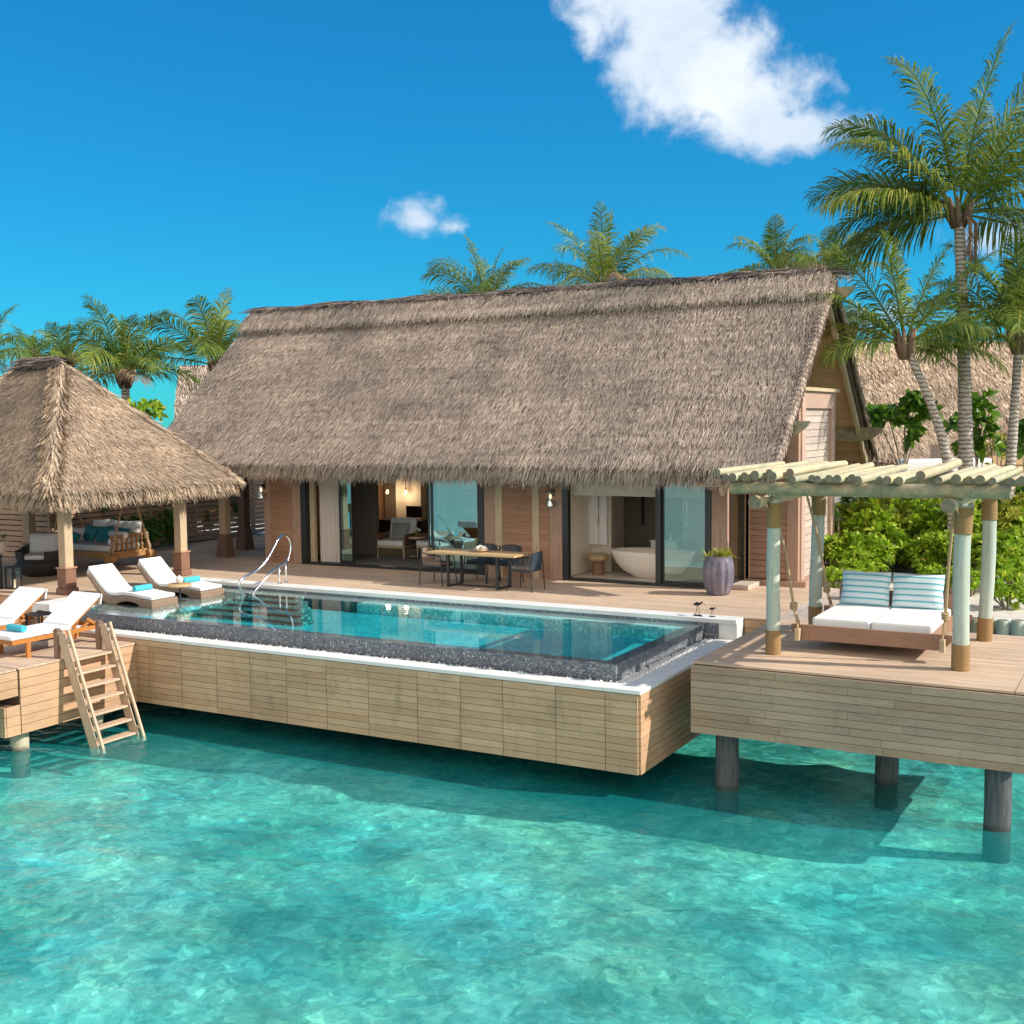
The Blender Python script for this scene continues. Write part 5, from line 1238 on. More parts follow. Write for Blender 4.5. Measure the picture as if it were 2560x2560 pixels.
mb = MB(); mb.box(-18.6, 27.22, .84, -18.1, 27.26, 1.16); mb.build('screen', 'black', t); mb = MB(); mb.box(-18.45, 27.2, .773, -18.25, 27.3, .79); mb.box(-18.37, 27.262, .79, -18.33, 27.28, .9); mb.build('stand', 'charcoal', t)
for x, lb in ((-19.35, 'lit bulb on a long black cord, over the screen'), (-18.72, 'lit bulb glowing on the pink wall, above the pictures')):
    t = thing('pendant_bulb', lb, 'lamp', (x, 27.4, 1.52)); mb = MB(); mb.lathe([(.004, -.05), (.035, -.02), (.04, .02), (.02, .06), (.015, .08)], t.location, 12); mb.build('bulb', 'bulb', t, smooth=True)
    ld_ = bpy.data.lights.new('bulb_light', 'POINT'); ld_.energy = 7; ld_.color = (1, .74, .45); ld_.shadow_soft_size = .06; lo = bpy.data.objects.new('bulb_light', ld_); C.objects.link(lo); lo.parent = t; lo.location = (0, -.08, -.02)
    mb = MB(); mb.tube([(x, 27.4, 1.60), (x, 27.4, 2.488)], .012, 6); mb.lathe([(.025, .075), (.025, .13)], (x, 27.4, 1.52), 10); mb.build('cord', 'black', t)
for z, lb in ((1.20, 'upper of two small black square pictures'), (.98, 'lower of two small black square pictures')):
    t = thing('picture', lb, 'picture', (-17.45, 27.68, z)); mb = MB(); mb.box(-17.55, 27.66, z-.07, -17.35, 27.695, z+.07); mb.build('frame', 'black', t); mb = MB(); mb.box(-17.53, 27.655, z-.05, -17.37, 27.659, z+.05); mb.build('print', 'charcoal', t)
# bathroom
t = thing('bathtub', 'large oval cast stone bathtub behind the bathroom doors', 'bathtub', (-9.78, 23.85, .032))
mb = MB(); mb.lathe([(.42, 0), (.46, .03), (.5, .05), (.72, .16), (.88, .32), (.96, .48), (1.0, .60), (.965, .605), (.92, .48), (.82, .30), (.60, .16), (.004, .12)], t.location, 48, .98, .50); mb.build('basin', 'tub', t, smooth='all')
for x, x2, lb, w in ((-11.45, 0, 'wide white robe hanging on the bathroom wall by the door frame', .30), (-11.18, 0, 'narrow white robe hanging nearer the bathtub', .20)):
    t = thing('hanging_robe', lb, 'robe', (x, 24.28, 1.8)); mb = MB(); rows = [(1.82, .95), (1.6, 1.0), (1.35, 1.02), (1.22, .86), (1.18, .84), (1.1, 1.0), (.9, 1.05), (.66, 1.05)]; k = 24; Vv = []
    for z, s in rows: Vv += [(x+w*s*(i/k-.5), 24.30-.045*math.sin(PI*i/k)-.012*math.sin(i*1.7+z*2), z) for i in range(k+1)]
    mb.add(Vv, [(r_*(k+1)+i, r_*(k+1)+i+1, (r_+1)*(k+1)+i+1, (r_+1)*(k+1)+i) for r_ in range(len(rows)-1) for i in range(k)]); mb.build('cloth', 'towel_white', t, smooth='all')
    mb = MB(); mb.tube([(x, 24.36, 1.84), (x, 24.30, 1.84), (x, 24.29, 1.80)], .012, 6); mb.build('hook', 'black', t)
t = thing('round_stool', 'round topped wooden stool beside the bathtub', 'stool', (-11.1, 23.85, .032))
mb = MB(); mb.lathe([(.10, .28), (.24, .34), (.26, .40), (.22, .46), (.1, .485), (.004, .49)], t.location, 24); mb.build('seat', 'stool_wood', t, smooth='all')
mb = MB(); mb.lathe([(.14, 0), (.13, .28)], t.location, 20); mb.build('base', 'plinth', t, smooth=True)
t = thing('bath_shelf', 'white block shelf behind the bathtub', 'shelf', (-9.98, 25.1, .032))
mb = MB(); mb.box(-10.3, 25.0, .035, -9.66, 25.3, .70); mb.build('block', 'white_wall', t, bevel=.01); mb = MB(); mb.box(-10.32, 24.98, .702, -9.64, 25.32, .73); mb.build('top', 'white_stone', t, bevel=.005)
t = thing('pump_bottle', 'small white pump bottle on the block shelf', 'bottle', (-9.86, 25.12, .732)); mb = MB(); mb.lathe([(.035, 0), (.035, .09), (.012, .105)], t.location, 12); mb.build('bottle', 'white_stone', t, smooth=True); mb = MB(); mb.lathe([(.008, .106), (.008, .14)], t.location, 8); mb.box(-9.90, 25.11, .872, -9.85, 25.13, .885); mb.build('pump', 'steel', t)
t = thing('shower_rail', 'steel shower rail on the pale bathroom wall', 'shower', (-9.8, 26.15, .9)); mb = MB(); mb.tube([(-9.85, 26.14, .95), (-9.85, 26.14, 1.75)], .018, 8); mb.build('rail', 'steel', t)
mb = MB(); mb.box(-9.88, 26.13, 1.0, -9.82, 26.2, 1.03); mb.box(-9.88, 26.13, 1.68, -9.82, 26.2, 1.71); mb.build('bracket', 'steel', t)
t = thing('wall_niche', 'narrow dark slot let into the brown bathroom wall', 'niche', (-11.0, 26.24, 1.2)); mb = MB(); mb.box(-11.05, 26.235, .95, -10.97, 26.249, 1.75); mb.build('slot', 'black', t)

# ------------------------------------------------------------------ neighbouring buildings and walls
fwh = Vector((-sy, cy, 0)); rth = Vector((cy, sy, 0))
def at(x, y, D):                 # the point D metres in front of the camera seen at a pixel of the 2560 photograph
    return cam.location + (rt*((x-1280)/2926.4) + up*((1280-y)/2926.4) + fw)*D
def frame_pt(o, a, b_, z): return (o.x+rth.x*a+fwh.x*b_, o.y+rth.y*a+fwh.y*b_, z)
o = at(2330, 1000, 40); o.z = 0
nb = thing('neighbour_villa', 'thatched villa behind the palms at the edge of the beach plants', 'villa', (o.x, o.y, -.3))
zr, ze, wv = 6.25, 2.75, 5.2
tl_, tr_, br_, bl_ = [frame_pt(o, a, b_, z) for a, b_, z in ((-3.6, 3.6, zr), (7, 3.6, zr), (7, 0, ze), (-3.6, 0, ze))]
b2l, b2r = frame_pt(o, -3.6, 7.2, ze), frame_pt(o, 7, 7.2, ze)
mb = MB(); mb.add([tl_, tr_, br_, bl_, b2l, b2r]+[low(p, .25) for p in (tl_, tr_, br_, bl_, b2l, b2r)], [(3, 2, 1, 0), (0, 1, 5, 4), (9, 6, 7, 8), (6, 10, 11, 7), (3, 9, 8, 2), (4, 5, 11, 10), (0, 4, 10, 6, 9, 3), (1, 2, 8, 7, 11, 5)])
nr_o = mb.build('roof', 'thatch_base', nb)
rng = np.random.default_rng(31)
nrm_ = outn(bl_, br_, tl_); dn_ = np.array(bl_)-np.array(tl_)
parts = [slope(tl_, tr_, br_, bl_, 15000, rng, L=(.25, .45), W=(.03, .055), course=.25, jit=.8, spread=.22)]
n = 7000; V1 = fringe(bl_, br_, dn_, nrm_, n, rng, depth=.3, L=(.35, .7), W=(.025, .05), sag=.8); parts.append(V1)
# the lower swooping porch roof in front
p1, p2, p3, p4 = [frame_pt(o, a, b_, z) for a, b_, z in ((-2.6, .4, 3.35), (.9, .4, 3.25), (1.25, -1.1, 2.15), (-3.2, -1.1, 2.15))]
parts.append(slope(p1, p2, p3, p4, 3500, rng, L=(.25, .45), W=(.03, .05), spread=.2)); parts.append(fringe(p4, p3, np.array(p4)-np.array(p1), outn(p4, p3, p1), 3600, rng, depth=.3, L=(.35, .7), W=(.025, .05), sag=.9))
V, F = merge(parts); quadmesh('thatch', V, F, 'thatch_warm', nr_o)
mb = MB(); mb.add([p1, p2, p3, p4]+[low(p, .2) for p in (p1, p2, p3, p4)], [(3, 2, 1, 0), (4, 5, 6, 7), (0, 1, 5, 4), (1, 2, 6, 5), (2, 3, 7, 6), (3, 0, 4, 7)]); mb.build('porch_roof', 'thatch_base', nb)
mb = MB(); q = [frame_pt(o, a, b_, -.3) for a, b_ in ((-3.0, .9), (6.6, .9), (6.6, 6.4), (-3.0, 6.4))]; mb.prism(q, (0, 0, 3.2)); mb.build('wall', 'panel', nb)
for a in (-2.9, -2.1, 1.0):
    mb = MB(); q = frame_pt(o, a, -.7, 0); mb.tube([(q[0], q[1], -.3), (q[0], q[1], 2.4)], .1, 10); mb.build('porch_post', 'dark_post', nb)
o = at(440, 1010, 45); o.z = 0
nb2 = thing('neighbour_villa', 'sliver of another thatched roof between the pavilion and the main villa', 'villa', (o.x, o.y, -.3))
tl_, tr_, br_, bl_ = [frame_pt(o, a, b_, z) for a, b_, z in ((-1.1, 4.4, 6.0), (9, 4.4, 6.0), (9, 0, 2.4), (-.24, 0, 2.4))]
b2l, b2r = frame_pt(o, -1.9, 8.8, 2.4), frame_pt(o, 9, 8.8, 2.4)
mb = MB(); mb.add([tl_, tr_, br_, bl_, b2l, b2r]+[low(p, .25) for p in (tl_, tr_, br_, bl_, b2l, b2r)], [(3, 2, 1, 0), (0, 1, 5, 4), (9, 6, 7, 8), (6, 10, 11, 7), (3, 9, 8, 2), (4, 5, 11, 10), (0, 4, 10, 6, 9, 3), (1, 2, 8, 7, 11, 5)])
nr_o = mb.build('roof', 'thatch_base', nb2)
V, F = slope(tl_, tr_, br_, bl_, 9000, rng, L=(.25, .45), W=(.03, .055), course=.25, jit=.8); quadmesh('thatch', V, F, 'thatch', nr_o)
mb = MB(); mb.prism([frame_pt(o, a, b_, -.3) for a, b_ in ((.6, 1.0), (8.6, 1.0), (8.6, 7.8), (.6, 7.8))], (0, 0, 2.7)); mb.build('wall', 'panel', nb2)
def white_wall(pts, z0, z1, label, thk=.25):
    t = thing('garden_wall', label, 'wall', (pts[0][0], pts[0][1], z0)); mb = MB(); a, b_ = Vector((*pts[0], 0)), Vector((*pts[1], 0)); d = (b_-a).normalized(); nn = Vector((-d.y, d.x, 0))*thk/2
    mb.prism([(a-nn).to_tuple()[:2]+(z0,), (b_-nn).to_tuple()[:2]+(z0,), (b_+nn).to_tuple()[:2]+(z0,), (a+nn).to_tuple()[:2]+(z0,)], (0, 0, z1-z0)); mb.build('render', 'white_wall', t, bevel=.09)
    mb = MB(); nn = nn*1.15; mb.prism([(a-nn).to_tuple()[:2]+(z0-.02,), (b_-nn).to_tuple()[:2]+(z0-.02,), (b_+nn).to_tuple()[:2]+(z0-.02,), (a+nn).to_tuple()[:2]+(z0-.02,)], (0, 0, .16)); mb.build('foot', 'white_stone', t)
p, q = at(2040, 1300, 31), at(2155, 1300, 31); white_wall(((p.x, p.y), (q.x, q.y)), -.32, 1.9, 'bright white rendered wall beside the tall portal of the villa')
p, q = at(2250, 1150, 34), at(2474, 1150, 34.4); white_wall(((p.x, p.y), (q.x, q.y)), -.32, 2.27, 'white rounded wall in front of the neighbouring villa between palm trunks', .5)
p = at(2342, 1130, 35.2); t = thing('timber_box', 'pinkish timber box standing behind the white rounded wall', 'box', (p.x, p.y, -.3))
mb = MB(); mb.box(p.x-.16, p.y-.16, -.3, p.x+.16, p.y+.16, 2.62); mb.build('body', 'pink_box', t, bevel=.01); mb = MB(); mb.box(p.x-.18, p.y-.18, 2.62, p.x+.18, p.y+.18, 2.66); mb.build('lid', 'pale_timber', t)
p, q = at(2476, 1160, 35), at(2620, 1160, 35); t = thing('timber_fence', 'plain timber boundary fence beyond the palm trunks', 'fence', (p.x, p.y, -.3))
mb = MB(); d = (q-p); 
for k in range(8): mb.beam((p.x, p.y, .0+k*.31), (q.x, q.y, .0+k*.31), .03, .27)
mb.build('boards', 'table', t)
for f in (.05, .5, .95): mb = MB(); c_ = p+d*f; mb.box(c_.x-.05, c_.y+.02, -.3, c_.x+.05, c_.y+.12, 2.35); mb.build('fence_post', 'pale_timber', t)

# ------------------------------------------------------------------ palms
def palm_crown(mbs, c, fronds, rg, nl=46, ll=.62, lw=.036):
    """fronds: list of (direction, length, droop); leaflets hang in two ranks from each curved rib"""
    leaf, rib = mbs; parts = []
    for d0, Lf, droop, yel in fronds:
        d = Vector(d0).normalized(); p = Vector(c)+d*.10; pts, tg = [p.copy()], [d.copy()]; k = 14; ds = Lf/k
        for i in range(k):
            d = (d+Vector((0, 0, -1))*droop*(.2+1.7*(i/k)**1.5)/k+Vector((rg.uniform(-1, 1), rg.uniform(-1, 1), 0))*.02).normalized(); p = p+d*ds; pts.append(p.copy()); tg.append(d.copy())
        rib.tube(pts, [.030*(1-.88*i/k)+.003 for i in range(k+1)], 5)
        side = Vector(d0).cross(Vector((0, 0, 1)))
        if side.length < .15: side = Vector((math.cos(rg.random()*6), math.sin(rg.random()*6), 0))
        side.normalize(); roll = rg.uniform(-.7, .7)
        n = nl; s = np.linspace(.13, .995, n)
        for sd in (-1, 1):
            P = np.zeros((n, 3)); D = np.zeros((n, 3)); N = np.zeros((n, 3)); L = np.zeros(n)
            for j in range(n):
                q = s[j]*k; i = min(k-1, int(q)); f = q-i; pt = pts[i].lerp(pts[i+1], f); t = tg[i].lerp(tg[i+1], f).normalized()
                b_ = side-t*side.dot(t); b_.normalize(); u = b_.cross(t); 
                if u.z < 0 and abs(roll) < .2: u = -u
                b_ = b_*math.cos(roll)+u*math.sin(roll); u = b_.cross(t)
                if u.z < 0: u = -u
                dd = t*(.42+.62*s[j])+b_*sd*(1.0-.25*s[j])+u*.16+Vector((rg.gauss(0, .09), rg.gauss(0, .09), rg.gauss(0, .09)-.10))
                P[j] = pt; D[j] = dd; N[j] = u; L[j] = ll*(math.sin(PI*min(1, .16+.80*s[j])))**.7*(.8+.3*rg.random())*(0.04 if rg.random() < .04 else 1)*min(1, Lf/2.6)
            hang = np.array([rg.uniform(.4, 1.25) for _ in range(n)]); D /= np.linalg.norm(D, axis=1, keepdims=True); S = np.cross(D, N); S /= np.linalg.norm(S, axis=1, keepdims=True)
            W = lw*np.clip(L/ll*1.3, .3, 1)[:, None]; Lc = L[:, None]; g = np.array([0, 0, -1.0])
            a = P; hg = hang[:, None]; m1 = P+(D+g*.12*hg)*Lc*.45; m2 = m1+(D*.75+g*.55*hg)*Lc*.30; m3 = m2+(D*.45+g*.95*hg)*Lc*.25
            Vv = np.stack([a-S*W*.3, a+S*W*.3, m1+S*W*.5, m1-S*W*.5, m2+S*W*.36, m2-S*W*.36, m3+S*W*.06, m3-S*W*.06], 1).reshape(-1, 3)
            kk = np.arange(n)[:, None]*8; Ff = np.concatenate([kk+np.array([[0, 1, 2, 3]]), kk+np.array([[3, 2, 4, 5]]), kk+np.array([[5, 4, 6, 7]])], 1).reshape(-1, 4)
            parts.append((yel, Vv, Ff))
    return parts
def rand_fronds(rg, n, L, lo=8, hi=87, droop=(1.1, 2.2)):
    o = []
    for i in range(n):
        a = i*2.399+rg.uniform(-.25, .25); e = R(hi+(lo-hi)*((i+.5)/n)**.9+rg.uniform(-6, 6)); l = L*rg.uniform(.85, 1.1)*(.78 if i < 2 else 1)
        o.append(((math.cos(a)*math.cos(e), math.sin(a)*math.cos(e), math.sin(e)), l, rg.uniform(*droop)*(1.0 if e > .3 else .7), 'dead' if i >= n-1 else rg.random() < .2))
    return o
def palm(label, base, crown, L, n, seed, r=.14, fronds=None, nl=50, ll=.95, lw=.038, bend=.3, husk=True, group=None):
    rg = random.Random(seed); base, crown = Vector(base), Vector(crown)
    t = thing('coconut_palm', label, 'palm tree', base, 0, group)
    mb = MB(); k = 26; pts = []
    hd = Vector((crown.x-base.x, crown.y-base.y, 0))
    for i in range(k+1):
        f = i/k; q = base.lerp(crown, f); q = q-hd*bend*math.sin(PI*f)*.5; pts.append(q)
    rr = [r*(1.25-.55*(i/k)**.6)*(1.0+(.03 if i % 2 else -.02)) if i > 1 else r*(1.6-.15*i) for i in range(k+1)]
    mb.tube(pts, rr, 16); mb.build('trunk', 'trunk', t, smooth='all')
    leaf, rib = None, MB(); fr = fronds or rand_fronds(rg, n, L)
    parts = palm_crown((leaf, rib), crown, fr, rg, nl, ll, lw)
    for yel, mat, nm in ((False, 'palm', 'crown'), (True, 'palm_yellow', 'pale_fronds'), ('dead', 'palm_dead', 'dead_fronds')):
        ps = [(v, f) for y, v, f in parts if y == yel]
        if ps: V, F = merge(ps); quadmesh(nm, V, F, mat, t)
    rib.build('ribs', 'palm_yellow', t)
    if husk:
        mb = MB(); 
        for i in range(9):
            a = i*2.399; d = Vector((math.cos(a), math.sin(a), 0)); mb.tube([crown-Vector((0, 0, .32))+d*r*.7, crown-Vector((0, 0, .05))+d*r*1.3, crown+Vector((0, 0, .35))+d*r*2.0], [.05, .075, .03], 6)
        mb.build('husk', 'palm_dead', t, smooth='all')
    return t
def pf(ang, depth, L, droop, yel=False):
    a = R(ang); d = rth*math.cos(a)+Vector((0, 0, math.sin(a)))+fwh*depth; return (tuple(d.normalized()), L, droop, yel)
# the big palm on the right
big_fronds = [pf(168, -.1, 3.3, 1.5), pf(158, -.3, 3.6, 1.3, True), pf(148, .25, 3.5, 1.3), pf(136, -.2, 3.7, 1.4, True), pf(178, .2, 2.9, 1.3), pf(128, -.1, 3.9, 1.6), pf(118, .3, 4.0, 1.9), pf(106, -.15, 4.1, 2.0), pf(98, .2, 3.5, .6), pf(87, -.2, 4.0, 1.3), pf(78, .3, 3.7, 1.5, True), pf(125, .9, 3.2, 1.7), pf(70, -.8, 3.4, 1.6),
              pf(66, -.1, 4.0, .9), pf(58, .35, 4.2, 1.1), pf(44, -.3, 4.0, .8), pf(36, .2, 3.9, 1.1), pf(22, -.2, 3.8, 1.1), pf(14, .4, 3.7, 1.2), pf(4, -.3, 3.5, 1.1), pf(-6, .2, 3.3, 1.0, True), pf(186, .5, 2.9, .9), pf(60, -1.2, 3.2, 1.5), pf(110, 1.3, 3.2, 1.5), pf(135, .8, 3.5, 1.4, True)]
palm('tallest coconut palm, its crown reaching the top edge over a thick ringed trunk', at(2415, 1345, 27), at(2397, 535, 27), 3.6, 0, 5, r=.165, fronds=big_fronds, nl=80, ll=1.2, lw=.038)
# dry brown fronds hanging down the trunk of the tallest palm
tallest = [o for o in C.objects if o.get('label', '').startswith('tallest coconut')][0]
c_ = at(2397, 545, 27); rg = random.Random(6)
for dx, dy, ln in ((.36, .1, 1.35), (.28, -.2, 1.1)):
    mb = MB(); p0 = c_+Vector((dx*.4, dy*.4, .1)); q0 = c_+Vector((dx, dy, -.15)); e0 = c_+Vector((dx*1.02, dy*1.02, -ln))
    mb.tube([p0, q0, e0], [.03, .05, .02], 6)
    for k in range(46):
        f = rg.random(); a_ = q0.lerp(e0, f); mb.tube([a_, a_+Vector((rg.uniform(-.10, .10), rg.uniform(-.10, .10), -.22)), a_+Vector((rg.uniform(-.08, .08), rg.uniform(-.08, .08), -rg.uniform(.3, .5)))], [.008, .008, .002], 3)
    mb.build('dry_frond', 'palm_dead', tallest)
med = [pf(168, -.2, 2.0, 1.5), pf(152, .3, 2.3, 1.5, True), pf(140, -.2, 2.5, .9), pf(118, .1, 2.7, .6), pf(105, -.3, 2.5, .5), pf(92, .2, 2.4, .5), pf(74, -.1, 2.3, .7), pf(58, -.2, 2.7, .9), pf(48, .4, 2.6, 1.1), pf(28, -.2, 2.6, 1.2), pf(16, .1, 2.7, 1.0), pf(4, -.3, 2.2, 1.3), pf(40, -.9, 2.0, 1.6), pf(-8, .3, 1.7, 1.4), pf(128, .8, 2.1, 1.3)]
palm('leaning young palm with a slim curved trunk beside the gable end', at(2386, 1345, 26), at(2262, 862, 26), 2.4, 0, 12, r=.115, fronds=med, nl=54, ll=.86, lw=.033, bend=.5)
palm('palm cut by the frame, with a ringed trunk by the timber boundary fence', at(2508, 1345, 27), at(2546, 850, 27), 2.8, 22, 23, r=.125, nl=56, bend=-.3)
palm('palm crown rising over the ridge beside the gable peak, fan frond upright', at(1945, 1000, 42), at(1945, 690, 42), 2.5, 14, 31, nl=48, group='palms rising behind the villa roof')
palm('palm half hidden at the gable peak, leaning over the ridge end', at(2075, 1000, 43), at(2072, 690, 43), 2.2, 11, 37, nl=48, group='palms rising behind the villa roof')
palm('full palm crown over the middle of the ridge with wide side fronds', at(1520, 1050, 40), at(1510, 725, 40), 3.1, 19, 44, nl=48, group='palms rising behind the villa roof')
palm('smaller palm tips over the ridge under the little cloud', at(1215, 1080, 42), at(1215, 765, 42), 2.6, 15, 52, nl=44, group='palms rising behind the villa roof')
palm('tall upright palm touching the left rake of the villa roof', at(545, 1130, 38), at(540, 915, 38), 2.9, 15, 63, nl=54, group='palms behind the pavilion')
palm('wide palm with a thick trunk between the pavilion and the villa', at(320, 1130, 36), at(312, 945, 36), 2.55, 19, 66, r=.16, nl=54, group='palms behind the pavilion')
palm('dense palm directly behind the pavilion peak', at(195, 1130, 44), at(170, 905, 44), 1.9, 15, 73, nl=44, group='palms behind the pavilion')
palm('small distant palm left of the pavilion peak', at(75, 1130, 52), at(82, 895, 52), 1.6, 14, 79, nl=30, group='palms behind the pavilion')
palm('drooping palm cut by the picture edge beside the pavilion roof', at(-40, 1130, 38), at(-45, 900, 38), 2.3, 15, 86, nl=48, group='palms behind the pavilion')
palm('bleached palm frond tips seen between the gable and the neighbouring roof', at(2130, 1100, 48), at(2128, 830, 48), 1.6, 10, 91, nl=28, group='palms rising behind the villa roof')

# ------------------------------------------------------------------ beach shrubs
def rosettes(rg, centers, nleaf, L, W, droop=.35, spread=(15, 85), wide=.62):
    P, D, N, LL, WW = [], [], [], [], []
    for c, ax in centers:
        ax = Vector(ax).normalized(); s1 = ax.orthogonal().normalized(); s2 = ax.cross(s1)
        for i in range(nleaf):
            a = i*2.399+rg.random()*.6; e = R(rg.uniform(*spread)); d = ax*math.cos(e)+(s1*math.cos(a)+s2*math.sin(a))*math.sin(e)
            nn = (ax-d*ax.dot(d)); nn = nn.normalized() if nn.length > 1e-3 else s1
            P.append(Vector(c)); D.append(d); N.append(nn); k = rg.uniform(.7, 1.15); LL.append(L*k); WW.append(W*k)
    P, D, N = np.array(P), np.array(D), np.array(N); LL, WW = np.array(LL)[:, None], np.array(WW)[:, None]
    S = np.cross(D, N); S /= np.linalg.norm(S, axis=1, keepdims=True); g = np.array([0, 0, -1.])
    m = P+D*LL*wide+N*LL*.03; e = P+D*LL*(1-.15*droop)+g*LL*droop*.45
    V = np.stack([P-S*WW*.16, P+S*WW*.16, m+S*WW*.5, m-S*WW*.5, e+S*WW*.12, e-S*WW*.12], 1).reshape(-1, 3)
    k = np.arange(len(P))[:, None]*6; F = np.concatenate([k+np.array([[0, 1, 2, 3]]), k+np.array([[3, 2, 4, 5]])], 1).reshape(-1, 4)
    return V, F
def shrub(seed, rx, rz, n, mat, nleaf=12, L=.15, W=.06, name='beach_shrub', stems=7, **kw):
    rg = random.Random(seed); t = thing(name, 'x', 'shrub'); cs = []
    lob = [(rg.uniform(-.55, .55)*rx, rg.uniform(-.55, .55)*rx, rg.uniform(.35, .95)*rz, rg.uniform(.32, .55)*rx) for _ in range(7)]
    for i in range(n):
        lx, ly, lz, lr = rg.choice(lob); a, e = rg.random()*2*PI, math.asin(rg.uniform(-.45, 1)); rr = lr*rg.uniform(.55, 1.08)
        d = Vector((math.cos(a)*math.cos(e), math.sin(a)*math.cos(e), math.sin(e))); p = Vector((lx, ly, lz))+d*rr
        if p.z < .04: p.z = .04+rg.random()*.15
        cs.append((p, d+Vector((0, 0, .7))))
    V, F = rosettes(rg, cs, nleaf, L, W, **kw); quadmesh('foliage', V, F, mat, t)
    mb = MB()
    for i in range(stems): p = cs[rg.randrange(len(cs))][0]; mb.tube([(p.x*.25, p.y*.25, 0), (p.x*.6+rg.uniform(-.05, .05), p.y*.6, p.z*.55), p], [.022, .016, .008], 5)
    mb.build('stems', 'bark_brown', t); return t
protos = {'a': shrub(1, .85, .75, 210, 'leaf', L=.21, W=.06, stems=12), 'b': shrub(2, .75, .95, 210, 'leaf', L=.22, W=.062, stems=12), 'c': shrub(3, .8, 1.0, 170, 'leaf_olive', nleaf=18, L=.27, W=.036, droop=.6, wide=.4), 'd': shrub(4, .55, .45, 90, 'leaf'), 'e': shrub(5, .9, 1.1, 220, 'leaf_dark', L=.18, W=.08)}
used = set()
def put(k, x, y, D, s, label, group='beach shrubs on the sand', zb=-.115, rz=None):
    p = at(x, y, D); rg = random.Random(x); rz = rg.random()*6.28 if rz is None else rz
    if k in used: o = dup(protos[k], (p.x, p.y, zb), rz, label, s)
    else: o = protos[k]; used.add(k); o.location = (p.x, p.y, zb); o.rotation_euler = (0, 0, rz); o.scale = (s,)*3; o['label'] = label
    o['group'] = group; return o
SH = [('a', 2125, 1400, 26.32, 1.0, 'bright green shrub against the white wall beside the villa portal'), ('b', 2215, 1400, 26.88, 1.0, 'bright green shrub behind the black lantern on the sand'),
      ('a', 2300, 1400, 26.32, .95, 'green shrub behind the swing bed, under the leaning palm trunk'), ('b', 2380, 1400, 25.76, 1.0, 'green shrub seen directly behind the outer front pergola post'),
      ('c', 2160, 1330, 28.39, 1.25, 'tall yellow green narrow leaved shrub in front of the white wall'), ('c', 2250, 1330, 28.76, 1.3, 'olive narrow leaved shrub under the pergola beam, beside the palm trunk'),
      ('c', 2330, 1330, 29.14, 1.2, 'yellowish shrub behind the leaning palm trunk'), ('b', 2300, 1340, 27.82, 1.1, 'dense green shrub in the second row behind the swing bed'),
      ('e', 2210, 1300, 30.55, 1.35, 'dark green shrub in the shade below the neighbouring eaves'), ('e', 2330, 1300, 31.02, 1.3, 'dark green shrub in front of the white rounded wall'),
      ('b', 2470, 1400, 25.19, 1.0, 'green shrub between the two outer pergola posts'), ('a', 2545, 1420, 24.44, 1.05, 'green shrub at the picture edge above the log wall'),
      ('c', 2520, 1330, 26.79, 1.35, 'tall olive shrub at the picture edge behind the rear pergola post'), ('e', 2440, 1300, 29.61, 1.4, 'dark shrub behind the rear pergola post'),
      ('e', 2560, 1280, 29.14, 1.5, 'dark shrub at the picture edge by the timber fence'), ('b', 2565, 1340, 25.66, 1.1, 'green shrub reaching the picture edge at mid height'),
      ('d', 2425, 1470, 23.69, .9, 'small low shrub on bare sand between the pergola posts'), ('d', 2520, 1520, 21.9, .85, 'low shrub standing alone on the sand by the log wall'), ('d', 2090, 1460, 24.82, .7, 'small shrub at the foot of the villa plinth'), ('d', 2340, 1450, 24.44, .8, 'low shrub near the backrest of the swing bed'),
      ('e', 2400, 1340, 28.01, 1.1, 'dark green shrub around the base of the tallest palm'), ('a', 2170, 1440, 25.57, .8, 'low bright shrub just behind the lantern top')]
SH += [('b', 2180, 1360, 27.6, 1.5, 'tall leafy green shrub in the second row beside the white wall'), ('b', 2270, 1360, 28.0, 1.55, 'tall leafy green shrub in the second row behind the pillows'), ('a', 2360, 1360, 27.6, 1.6, 'tall leafy green shrub in the second row by the outer pergola posts'),
       ('b', 2450, 1360, 27.9, 1.6, 'tall leafy green shrub in the second row by the rear pergola post'), ('b', 2540, 1360, 27.0, 1.5, 'tall leafy green shrub in the second row at the picture edge')]
for a in SH: put(*a)
# small broad leaved trees and tall spiky plants
def leaf_tree(p, h, seed, label, lob, mat='leaf_mid', L=.34, W=.17, n=11, zb=-.115):
    rg = random.Random(seed); t = thing('broadleaf_tree', label, 'tree', (p.x, p.y, zb)); mb = MB(); cs = []
    for (dx, dz, r) in lob:
        c_ = Vector((p.x, p.y, zb))+rth*dx+Vector((0, 0, h+dz)); mb.tube([(p.x, p.y, zb), (p.x+rg.uniform(-.04, .04), p.y, zb+h*.6), c_], [.035, .025, .012], 6)
        for i in range(n):
            d = Vector((rg.gauss(0, 1), rg.gauss(0, 1), rg.gauss(0, .7))).normalized(); cs.append((c_+d*r*rg.uniform(.4, 1.35), d+Vector((0, 0, .8))))
    mb.build('trunk', 'bark_brown', t, smooth='all'); V, F = rosettes(rg, cs, 5, L, W, spread=(30, 85)); quadmesh('crown', V, F, mat, t); return t
leaf_tree(at(2258, 1300, 30), 3.62, 3, 'young broad leaved tree reaching left of the leaning palm trunk', [(-.75, .05, .22), (-.4, -.02, .2), (.0, .2, .26), (.1, -.3, .26), (.5, .15, .2), (.25, .4, .18)])
leaf_tree(at(2440, 1300, 29), 3.3, 5, 'young broad leaved tree in front of the tallest palm trunk', [(-.45, .1, .2), (-.15, .2, .2), (.05, .65, .22), (.1, .1, .18), (-.3, -.4, .12), (.25, -.35, .16)], n=8)
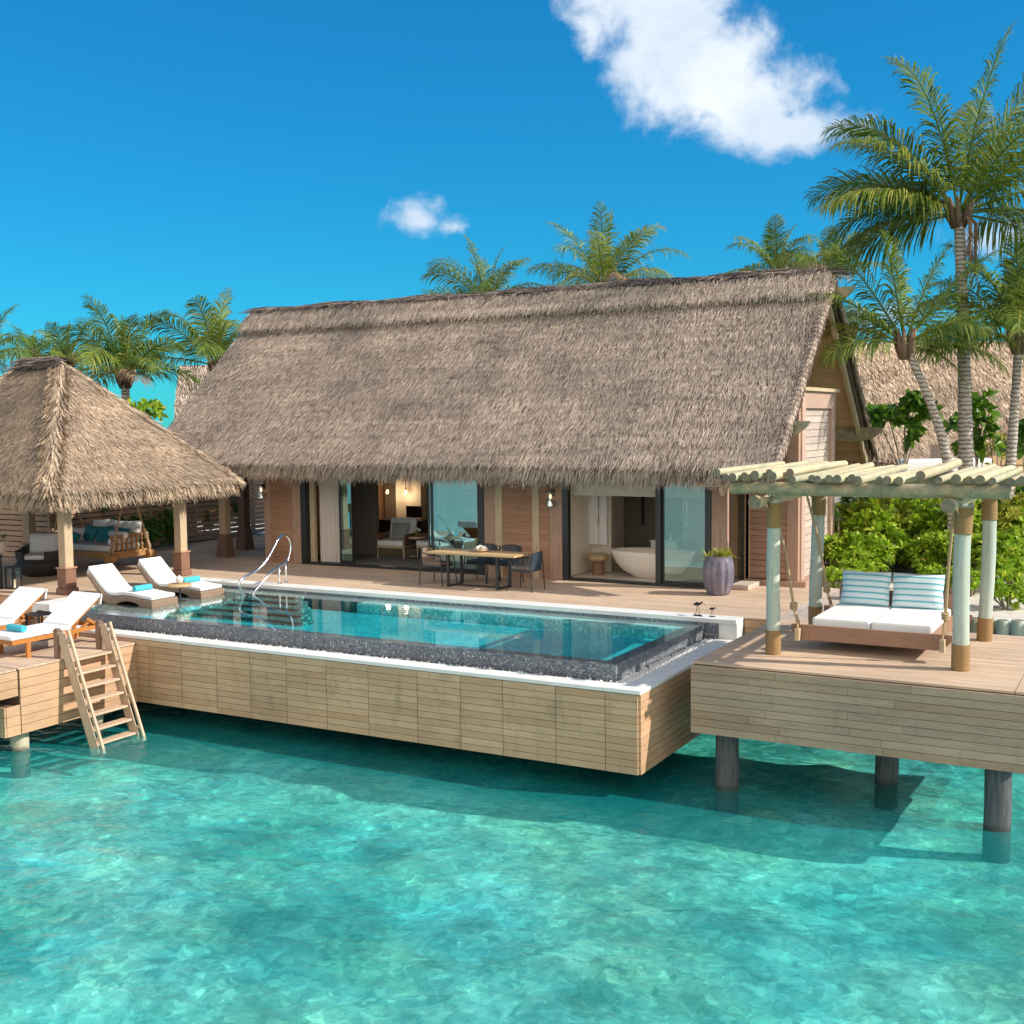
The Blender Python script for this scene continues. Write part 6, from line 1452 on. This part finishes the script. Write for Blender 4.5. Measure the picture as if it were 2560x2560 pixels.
leaf_tree(at(2490, 1300, 32), 2.75, 7, 'small tree with pale blossom beside the timber fence', [(-.2, .1, .35), (.2, .2, .3), (0, -.2, .3)], mat='leaf_olive', L=.2, W=.07)
leaf_tree(at(2560, 1300, 31), 3.1, 9, 'broad leaved tree cut by the picture edge', [(0, .1, .35), (.3, .3, .35), (-.1, -.3, .3)], mat='leaf_dark')
leaf_tree(at(372, 1130, 33), 4.0, 14, 'broad leaved treetop peeking over the pavilion roof', [(0, 0, .28), (.2, .05, .25), (-.2, .1, .2)], mat='leaf', L=.26, W=.13, n=12)
def spiky(p, h, seed, label, n=3, mat='leaf_olive', L=.42, W=.03, zb=-.115, spread=.3):
    rg = random.Random(seed); t = thing('spiky_plant', label, 'plant', (p.x, p.y, zb)); mb = MB(); cs = []
    for i in range(n):
        c_ = Vector((p.x+rg.uniform(-spread, spread), p.y+rg.uniform(-spread, spread), zb+h*rg.uniform(.75, 1.05))); mb.tube([(p.x+rg.uniform(-.1, .1), p.y, zb), ((p.x+c_.x)/2+rg.uniform(-.05, .05), (p.y+c_.y)/2, zb+h*.5), c_], [.022, .018, .014], 6); cs.append((c_, (rg.uniform(-.2, .2), rg.uniform(-.2, .2), 1)))
    mb.build('stems', 'bark_brown', t); V, F = rosettes(rg, cs, 34, L, W, droop=.5, spread=(10, 110), wide=.4); quadmesh('leaves', V, F, mat, t); return t
spiky(at(2090, 1300, 27.0), 1.75, 2, 'thin single stemmed spiky plant in front of the white wall', 1, 'leaf_dark', .26, .022, spread=.05)
spiky(at(2185, 1300, 27.6), 1.6, 3, 'clump of yellow spiky plants on bare stems, tallest under the pergola beam', 5, spread=.5)
spiky(at(2275, 1300, 27.2), 1.35, 4, 'golden spiky plant with a leaning bare stem behind the pillows', 3, spread=.35)
spiky(at(2330, 1300, 28.0), 1.5, 6, 'spiky plants beside the leaning palm trunk base', 3, spread=.4)
spiky(at(2370, 1300, 27.4), 1.3, 8, 'spiky plant on a pale stem touching the outer pergola post', 2, spread=.2)
spiky(at(2500, 1300, 27.5), 1.6, 9, 'spiky olive plants near the picture edge', 4, spread=.5)
# potted plant leaves
t = thing('potted_plant', 'spiky green leaves and tall seed stalks growing in the blue grey planter', 'plant', (-7.72, 22.27, .70)); rg = random.Random(2)
cs = [((-7.72+rg.uniform(-.17, .17), 22.27+rg.uniform(-.17, .17), .70), (rg.uniform(-.5, .5), rg.uniform(-.5, .5), 1)) for _ in range(16)]
V, F = rosettes(rg, cs, 9, .34, .028, droop=.45, spread=(5, 60), wide=.45); quadmesh('leaves', V, F, 'leaf_olive', t)
mb = MB()
for dx, hh in ((-.06, .62), (.10, .66), (.14, .45), (-.02, .5), (.19, .36)):
    mb.tube([(-7.72+dx*.5, 22.27, .70), (-7.72+dx, 22.27, .70+hh)], .005, 4)
    for k in range(9): mb.pillow((-7.72+dx+rg.uniform(-.02, .02), 22.27+rg.uniform(-.02, .02), .70+hh-.02*k), (.022, .015, .022), n=2)
mb.build('stalks', 'bark_brown', t)
# dark bed of grasses along the fence behind the daybed
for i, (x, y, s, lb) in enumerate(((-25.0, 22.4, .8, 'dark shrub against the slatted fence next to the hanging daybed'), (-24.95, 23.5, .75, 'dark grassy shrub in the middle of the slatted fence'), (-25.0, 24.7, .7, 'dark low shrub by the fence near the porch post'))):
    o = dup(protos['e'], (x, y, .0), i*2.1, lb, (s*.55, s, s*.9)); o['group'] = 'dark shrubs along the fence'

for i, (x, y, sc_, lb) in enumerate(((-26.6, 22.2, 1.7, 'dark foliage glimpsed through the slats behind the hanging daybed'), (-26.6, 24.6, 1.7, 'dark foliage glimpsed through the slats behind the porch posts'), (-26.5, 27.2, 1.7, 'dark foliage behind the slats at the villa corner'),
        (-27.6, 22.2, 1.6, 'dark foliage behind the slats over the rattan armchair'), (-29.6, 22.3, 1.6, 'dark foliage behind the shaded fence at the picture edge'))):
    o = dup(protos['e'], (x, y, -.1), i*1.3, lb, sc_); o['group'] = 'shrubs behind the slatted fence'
